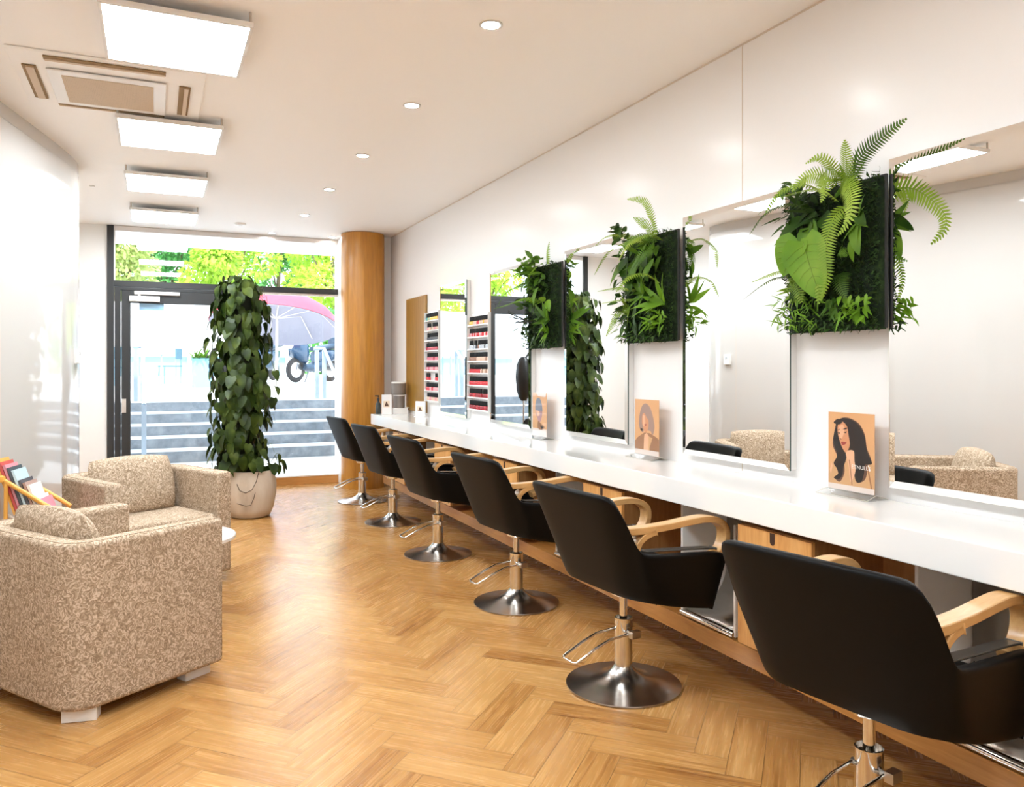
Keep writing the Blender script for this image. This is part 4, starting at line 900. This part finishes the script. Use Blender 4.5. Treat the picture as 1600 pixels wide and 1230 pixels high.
card(2.32, 7.27, math.radians(25), .13, .15, 'white card with a hair photo, before the dark oak board')
bt = thing('pump_bottle', 'dark pump bottle behind the white card by the pillar', 'bottle', (2.085, 7.93, CT))
mb = MB(); mb.lathe([(.026, 0), (.027, .01), (.027, .10), (.012, .125), (.012, .14)], (2.085, 7.93, CT), 20); mb.build('body', mat('bottle_dark', (.03,.035,.03), .2), bt, smooth=40)
mb = MB(); mb.lathe([(.014, .14), (.014, .16), (.005, .165), (.005, .185)], (2.085, 7.93, CT), 14); mb.box((2.05, 7.924, CT + .18), (2.092, 7.936, CT + .19)); mb.build('pump', M['black'], bt, smooth=40)
# portable dryer hidden behind the climber, seen only in a mirror
hd = thing('hood_dryer', 'black portable hair dryer on a chrome pole, seen in a mirror', 'hair dryer', (.67, 8.62, 0))
hx, hy = .67, 8.62
mb = MB(); mb.lathe([(.19, .03), (.19, .045), (.03, .06)], (hx, hy, 0), 28); mb.build('base', M['white'], hd, smooth=40)
mb = MB(); mb.tube([(hx, hy, .05), (hx, hy, .95)], .012, 12); mb.tube([(hx, hy, .80), (hx - .05, hy, .92), (hx - .03, hy, 1.0)], .006, 8); mb.build('pole', M['chrome'], hd, smooth=60)
mb = MB(); mb.lathe([(.03, .90), (.06, .94), (.085, 1.02), (.10, 1.18), (.09, 1.32), (.06, 1.40), (.03, 1.43)], (hx, hy, 0), 20); mb.build('hood', M['black'], hd, smooth=60)
mb = MB(); mb.tube(crom([(hx - .02, hy, 1.40), (hx - .08, hy, 1.48), (hx - .13, hy, 1.47), (hx - .15, hy, 1.35), (hx - .12, hy, 1.15), (hx - .08, hy, 1.08)], 5), .014, 8); mb.build('hose', M['rubber'], hd, smooth=60)
for k in range(5):
    a = 2*PI*k/5; mb = MB(); mb.lathe([(.0, .0), (.015, .006), (.015, .024), (0, .03)], (hx + .165*math.cos(a), hy + .165*math.sin(a), 0), 10); mb.build('caster', M['black'], hd, smooth=60)
# ------------------------------------------------------------------ outside the window
pav = varied('pale_paving', [(.3,(.70,.69,.67)), (.6,(.80,.79,.77))], 3, .8)
stone = varied('step_stone', [(.3,(.17,.19,.21)), (.5,(.24,.265,.29)), (.7,(.33,.355,.375))], 6, .75, 5)
nos = mat('step_edge', (.80,.82,.83), .6)
mb = MB(); mb.box((-9, YF + .1, -.2), (14, 12.0, -.02)); struct(mb.build('ground', pav, smooth=0))
mb = MB(); mb.mi = 0
SY, SR, ST = 11.9, .158, .315
for i in range(5):
    mb.mi = 0; mb.box((-9, SY + ST * i, -.1), (14, SY + ST * 5 + .1, SR * (i + 1) - .022))
    mb.mi = 1; mb.box((-9, SY + ST * i - .008, SR * (i + 1) - .022), (14, SY + ST * 5 + .1, SR * (i + 1)))
struct(mb.build('stairs_wall', [stone, nos], smooth=0))
zp = SR * 5
def gz(y): return zp + (y - 13.4) * .0125
mb = MB(); mb.face([(-40, 13.4, zp), (40, 13.4, zp), (40, 70, gz(70)), (-40, 70, gz(70))]); struct(mb.build('plaza_ground', pav, smooth=0))
mb = MB(); mb.box((-9, YF + .1, 2.93), (14, 11.6, 3.25)); struct(mb.build('canopy_ceiling', mat('soffit_white', (.86,.87,.88), .6), smooth=0))
mb = MB(); mb.box((-9, YF + .15, CEIL + .2), (14, YF + .35, 3.0)); mb.box((-9, YF + .02, -.1), (-1.9, YF + .2, 3.0)); mb.box((2.62, YF + .02, -.1), (14, YF + .2, 3.0)); struct(mb.build('wall_outside', mat('facade', (.7,.7,.7), .7), smooth=0))
rail_m = mat('rail_steel', (.42,.50,.58), .35, .6)
def railing(x, label, fw):
    R_ = thing('stair_railing', label, 'railing', (x, 13.2, zp), 0, 'railings at the head of the outdoor steps')
    for dx in (0, fw):
        mb = MB(); mb.box((x + dx - .03, 13.17, zp), (x + dx + .03, 13.23, zp + .80)); mb.build('post', rail_m, R_, smooth=0)
    mb = MB(); mb.tube([(x - .05, 13.2, zp + .82), (x + fw, 13.2, zp + .82), (x + fw + .03, 11.7, .80)], .025, 10); mb.build('handrail', rail_m, R_, smooth=60)
    mb = MB(); mb.box((x + fw, 11.67, -.02), (x + fw + .06, 11.73, .8)); mb.build('post', rail_m, R_, smooth=0)
railing(2.44, 'steel railing on the pillar side of the outdoor steps', .12)
railing(-.26, 'steel railing on the door side of the outdoor steps', .10)
# white building with a glazed front, far side of the square
white = mat('building_white', (.84,.85,.86), .7)
bl = thing('shop_building', 'long white building with a glazed ground floor across the square', 'building', (0, 30, gz(30)))
zb = gz(30); GB = 1.68
mb = MB(); mb.box((-9.0, 30, GB), (4.6, 36, 3.55)); mb.build('wall', white, bl, smooth=0)
for i in range(8):
    x0 = -8.9 + i * 1.68
    mb = MB(); mb.box((x0, 30.15, zb), (x0 + 1.55, 30.2, GB)); mb.build('window', mat('shop_glass', (.22,.40,.48), .15), bl, smooth=0)
    mb = MB(); mb.box((x0 + 1.55, 30.05, zb), (x0 + 1.68, 30.3, GB)); mb.build('pillar', white, bl, smooth=0)
mb = MB(); mb.box((-9.0, 30.3, zb), (4.6, 36, GB)); mb.build('core', mat('shop_inside', (.25,.38,.42), .8), bl, smooth=0)
for x in (-2.6, .4): 
    mb = MB(); mb.box((x, 29.99, GB), (x + .03, 30.0, 3.5)); mb.build('joint', mat('joint_grey', (.5,.52,.55), .7), bl, smooth=0)
# cafe furniture
cafe = mat('cafe_dark', (.06,.16,.22), .5); cafe2 = mat('cafe_frame', (.25,.42,.55), .4, .3)
def cafe_chair(x, y, rz, label):
    z = gz(y); c = thing('cafe_chair', label, 'chair', (x, y, z), rz, 'cafe chairs on the square')
    mb = MB(); mb.box((-.22, -.21, .43), (.22, .21, .46)); mb.build('seat', cafe, c, local=True, smooth=0)
    mb = MB(); mb.box((-.22, -.21, .62), (-.19, .21, .88)); mb.build('backrest', cafe, c, local=True, smooth=0)
    for sx in (-.2, .2):
        for sy in (-.19, .19):
            mb = MB(); mb.box((sx - .015, sy - .015, 0), (sx + .015, sy + .015, .64 if sx < 0 else .43)); mb.build('leg', cafe2, c, local=True, smooth=0)
def cafe_table(x, y, label):
    z = gz(y); c = thing('cafe_table', label, 'table', (x, y, z), 0, 'cafe tables on the square')
    mb = MB(); mb.box((x - .55, y - .35, z + .71), (x + .55, y + .35, z + .74)); mb.build('top', cafe2, c, smooth=0)
    for sx in (-.5, .5):
        for sy in (-.3, .3):
            mb = MB(); mb.box((x + sx - .02, y + sy - .02, z), (x + sx + .02, y + sy + .02, z + .71)); mb.build('leg', cafe2, c, smooth=0)
cafe_table(-1.55, 19, 'cafe table nearest the door post, seen through the door'); cafe_table(-.35, 20.5, 'cafe table at the middle of the glass door')
cafe_chair(-.72, 18.6, 1.9, 'dark cafe chair facing away, seen through the glass door'); cafe_chair(-1.6, 19.9, -1.4, 'cafe chair behind the table nearest the door post'); cafe_chair(.35, 21.3, 2.8, 'cafe chair close to the climbing plant')
pl = thing('street_planter', 'blue planter box with greenery seen through the door', 'planter', (.95, 18.8, gz(18.8)))
mb = MB(); mb.box((.75, 18.6, gz(18.8)), (1.15, 19.0, gz(18.8) + .65)); mb.build('box', mat('planter_blue', (.18,.38,.62), .5), pl, smooth=0)
mb = MB(); rg = random.Random(4)
for k in range(160):
    d = Vector((rg.uniform(-1,1), rg.uniform(-1,1), rg.uniform(.1,1))); leaf(mb, (.95 + rg.uniform(-.15,.15), 18.8 + rg.uniform(-.15,.15), gz(18.8) + .62), d, (0,0,1), rg.uniform(.15,.35), .05, 'oval', .3, 4)
mb.build('foliage', M['leaf'], pl, smooth=180)
# red parasol
ux, uy = 2.72, 20.0; zg = gz(uy)
um = thing('parasol', 'big red street parasol beyond the climbing plant', 'parasol', (ux, uy, zg))
tl = Matrix.Translation((ux, uy, 2.75)) @ Matrix.Rotation(-.30, 4, 'X') @ Matrix.Rotation(.10, 4, 'Y') @ Matrix.Translation((0, 0, -2.75))
def dome(ins): return [[tl @ Vector(((r_ - ins)*math.cos(a), (r_ - ins)*math.sin(a)*.9, z_ - ins)) for a in [2*PI*k/32 for k in range(32)]] for r_, z_ in ((.04, 3.08), (.5, 3.03), (.95, 2.90), (1.3, 2.68), (1.48, 2.48), (1.53, 2.30))]
mb = MB(); mb.mi = 0; b0 = mb.grid(dome(0), close_v=True); mb.mi = 1; b1 = mb.grid(dome(.02)[::-1], close_v=True); mb.build('canopy', [mat('parasol_red', (.75,.06,.10), .7), mat('parasol_lining', (.30,.30,.36), .8)], um, smooth=60)
mb = MB(); mb.tube([(ux, uy, zg), tl @ Vector((0,0,3.05))], .035, 10); mb.build('pole', M['alu'], um, smooth=60)
for k in range(8):
    a = 2*PI*k/8; mb = MB(); mb.tube([tl @ Vector((.03*math.cos(a), .03*math.sin(a), 2.5)), tl @ Vector((.95*math.cos(a), .85*math.sin(a), 2.85)), tl @ Vector((1.46*math.cos(a), 1.3*math.sin(a), 2.40))], .012, 6); mb.build('rib', M['alu'], um, smooth=60)
mb = MB(); mb.lathe([(.35, 0), (.35, .07), (.06, .1)], (ux, uy, zg), 24); mb.build('base', M['steel'], um, smooth=40)
# scooters
sbody = mat('scooter_blue', (.018,.055,.11), .25, coat=.5); sdark = mat('scooter_dark', (.02,.05,.09), .4); shield = glassmat('windshield', (.72,.85,.95), 1.5, boost=.12)
def scooter(x, y, rz, label, m):
    z = gz(y); s = thing('motor_scooter', label, 'scooter', (x, y, z), rz, 'scooters parked on the square'); s.scale = (1.12, 1.12, 1.12)
    for wx in (-.62, .62):
        mb = MB(); ring_ = [(wx + .24*math.cos(a), 0, .30 + .24*math.sin(a)) for a in [2*PI*k/28 for k in range(28)]]; mb.tube(ring_, .06, 10, True); w_ = mb.build('wheel', M['rubber'], s, local=True, smooth=60)
        mb = MB(); mb.lathe([(.19, -.03), (.19, .03)], (wx, 0, .30), 20, 'Y'); mb.build('hub', M['basemetal'], w_, local=True, smooth=40)
    def loft(secs, name, mm):
        rows = []
        for cx, cz, hw, hh in secs: rows.append([(cx, hw * math.copysign(abs(math.cos(a))**.7, math.cos(a)), cz + hh * math.copysign(abs(math.sin(a))**.7, math.sin(a))) for a in [2*PI*k/16 for k in range(16)]])
        mb = MB(); b_ = mb.grid(rows, close_v=True); mb.cap([b_ + 15 - k for k in range(16)]); e = b_ + (len(rows)-1)*16; mb.cap([e + k for k in range(16)]); return mb.build(name, mm, s, local=True, smooth=60)
    loft([(.78,.82,.05,.06), (.66,.80,.20,.22), (.50,.78,.24,.30), (.36,.72,.20,.28)], 'front_fairing', m)
    loft([(.42,.38,.18,.08), (.1,.34,.20,.09), (-.2,.42,.20,.16)], 'footboard', sdark)
    loft([(-.05,.62,.14,.14), (-.3,.62,.20,.20), (-.6,.66,.19,.16), (-.85,.74,.10,.08)], 'rear_body', m)
    loft([(.0,.82,.12,.05), (-.3,.84,.16,.07), (-.65,.90,.15,.07), (-.8,.94,.08,.04)], 'seat', sdark)
    loft([(-.72,1.02,.15,.10), (-.95,1.04,.17,.16), (-1.1,1.04,.12,.10)], 'top_box', sdark)
    mb = MB(); mb.tube([(.62,0,.30), (.50,0,.80), (.42,0,1.02)], .035, 8); mb.tube([(.36,-.36,1.06), (.42,-.15,1.04), (.42,.15,1.04), (.36,.36,1.06)], .018, 8); mb.build('handlebar', sdark, s, local=True, smooth=60)
    mb = MB(); mb.grid([[(.56 - .16*t_ + .05*(1-abs(u)), u*(.26 - .05*t_), .95 + .52*t_) for u in (-1,-.6,0,.6,1)] for t_ in (0,.35,.7,1)]); mb.build('windshield', shield, s, local=True, smooth=60, solid=.006)
    mb = MB(); mb.lathe([(.0,.06), (.05,.05), (.065,0)], (.76,0,.86), 14, 'X'); mb.build('headlight', M['white'], s, local=True, smooth=60)
    for sy in (-.34, .34):
        mb = MB(); mb.tube([(.40, sy*.8, 1.05), (.42, sy, 1.2)], .007, 6); mb.lathe([(0,-.01),(.06,0),(0,.01)], (.42, sy*1.1, 1.24), 12, 'X'); mb.build('mirror', sdark, s, local=True, smooth=60)
    mb = MB(); mb.tube([(0,-.14,.3), (.02,-.25,.0)], .014, 6); mb.build('stand', sdark, s, local=True)
scooter(4.0, 22.2, math.radians(218), 'blue scooter with a clear windshield behind the outdoor railing', sbody)
scooter(2.85, 23.6, math.radians(240), 'blue scooter half hidden by the climbing plant', sbody)
scooter(5.6, 22.6, math.radians(236), 'dark scooter parked farther along beyond the pillar', sdark)
# trees
bark = mat('bark', (.16,.11,.07), .9)
tl1 = leafmat('tree_lime', (.30,.50,.04), (.46,.66,.08), (.66,.80,.18), .5, .5); tl2 = leafmat('tree_green', (.06,.26,.07), (.12,.38,.10), (.22,.50,.16), .4, .5); tl3 = leafmat('tree_pale', (.38,.46,.14), (.52,.60,.22), (.66,.72,.34), .45, .5)
def crown(seed, n, R, H_, ls):
    g_ = random.Random(seed); mb = MB(); blobs = [(g_.uniform(-R*.6, R*.6), g_.uniform(-R*.6, R*.6), g_.uniform(-H_*.5, H_*.45), g_.uniform(.3, .42) * R) for _ in range(16)]
    for k in range(n):
        b_ = blobs[k % 16]; d = Vector((g_.gauss(0,1), g_.gauss(0,1), g_.gauss(0,1))).normalized(); p = Vector(b_[:3]) + d * b_[3] * g_.uniform(.75, 1.05)
        dd = (d + Vector((g_.uniform(-1,1), g_.uniform(-1,1), g_.uniform(-1.2,.4)))).normalized(); s = dd.cross(d + Vector((.01,.02,.03))).normalized(); L = ls * g_.uniform(.6, 1.3)
        mb.face([p, p + dd*L*.5 + s*L*.28, p + dd*L, p + dd*L*.5 - s*L*.28])
    return mb
cm = {}
def tree(x, y, h, R, m, label, seed):
    z = gz(y); T = thing('tree', label, 'tree', (x, y, z), seed * 1.3, 'trees across the square')
    key = (seed % 3, m)
    mb = crown(seed, 7000, R, h * .62, .25); mb.v = [v_ + Vector((0, 0, h * .62)) for v_ in mb.v]; mb.build('crown', M[m] if m in M else m, T, local=True, smooth=0)
    mb = MB(); mb.tube([(0,0,-.05), (.06,0,h*.3), (-.04,.05,h*.55), (.1,0,h*.8)], [.16,.13,.09,.04], 8)
    for a in (0, 1.7, 3.4, 5): mb.tube([(0,0,h*.4), (R*.45*math.cos(a), R*.45*math.sin(a), h*.62), (R*.7*math.cos(a), R*.7*math.sin(a), h*.75)], [.06,.04,.02], 6)
    mb.build('trunk', bark, T, local=True, smooth=60)
M['t1'], M['t2'], M['t3'] = tl1, tl2, tl3
for i, (x, y, h, R, m, l) in enumerate(((-6.6, 39.2, 7.6, 2.3, 't3', 'pale leaved tree nearest the door post'), (-1.6, 39.0, 7.8, 2.3, 't3', 'pale tree above the middle of the door'), (3.2, 39.4, 8.2, 2.3, 't1', 'lime green tree behind the top of the climbing plant'), (7.9, 38.6, 8.4, 2.3, 't1', 'large lime green tree behind the red parasol'), (12.6, 39.0, 8.4, 2.3, 't2', 'green tree beyond the pillar'), (-11.4, 39, 7.6, 2.3, 't1', 'lime tree hidden beyond the curved wall'), (7.4, 27.2, 5.6, 1.5, 't2', 'dark green tree just left of the wooden pillar'), (7.6, 24.4, 3.3, .9, 't1', 'small lime tree behind the scooters'), (.6, 45.6, 10, 2.6, 't2', 'tall darker tree behind the white building'), (-5.0, 45.6, 9.5, 2.6, 't2', 'tall tree behind the pale ones, door side'), (6.3, 45.8, 10, 2.6, 't2', 'tall tree in the back row behind the parasol'), (12.2, 45.8, 10, 2.6, 't1', 'tall tree in the back row beyond the pillar'), (-10.8, 45.6, 9.5, 2.6, 't1', 'tall tree in the back row beyond the curved wall'))): tree(x, y, h, R, m, l, i + 2)
# hedge under the trees, closing the far side
mb = MB(); g_ = random.Random(9)
for k in range(5200):
    p = Vector((g_.uniform(5.3, 16), 32.5 + g_.uniform(-.4, .5), gz(31) + g_.uniform(0, 2.6) + .2 * math.sin(k))); d = Vector((g_.uniform(-1,1), g_.uniform(-1,.2), g_.uniform(-1,1))).normalized(); s = d.orthogonal().normalized(); L = g_.uniform(.15, .35)
    mb.face([p, p + d*L*.5 + s*L*.3, p + d*L, p + d*L*.5 - s*L*.3])
tag(mb.build('hedge', tl2, smooth=0), 'clipped green hedge beside the white building', 'hedge')
# ------------------------------------------------------------------ daylight, camera, view
w = bpy.data.worlds.new('World'); SC.world = w; w.use_nodes = True
bgn = w.node_tree.nodes['Background']; bgn.inputs[0].default_value = (.80, .90, 1.0, 1); bgn.inputs[1].default_value = SKY
sl = bpy.data.lights.new('sun', 'SUN'); sl.energy = SUN; sl.angle = .02; sl.color = (1, .96, .9)
so = bpy.data.objects.new('sun', sl); COL.objects.link(so); so.rotation_euler = (math.radians(38), 0, math.radians(-14))
cd = bpy.data.cameras.new('camera'); co = bpy.data.objects.new('camera', cd); COL.objects.link(co)
co.location = (0, 0, 1.3); co.rotation_euler = (PI / 2, 0, -TH)
cd.sensor_fit = 'HORIZONTAL'; cd.sensor_width = 36; cd.lens = 36 * FPX / 1600; cd.shift_y = -40.5 / 1600
cd.clip_start = .05; cd.clip_end = 300
SC.camera = co
SC.view_settings.view_transform = 'Standard'; SC.view_settings.look = 'None'; SC.view_settings.exposure = EXPO; SC.view_settings.gamma = 1
SC.cycles.use_denoising = True; SC.cycles.max_bounces = 12; SC.cycles.diffuse_bounces = 6; SC.cycles.glossy_bounces = 6; SC.cycles.transparent_max_bounces = 16; SC.cycles.sample_clamp_indirect = 8
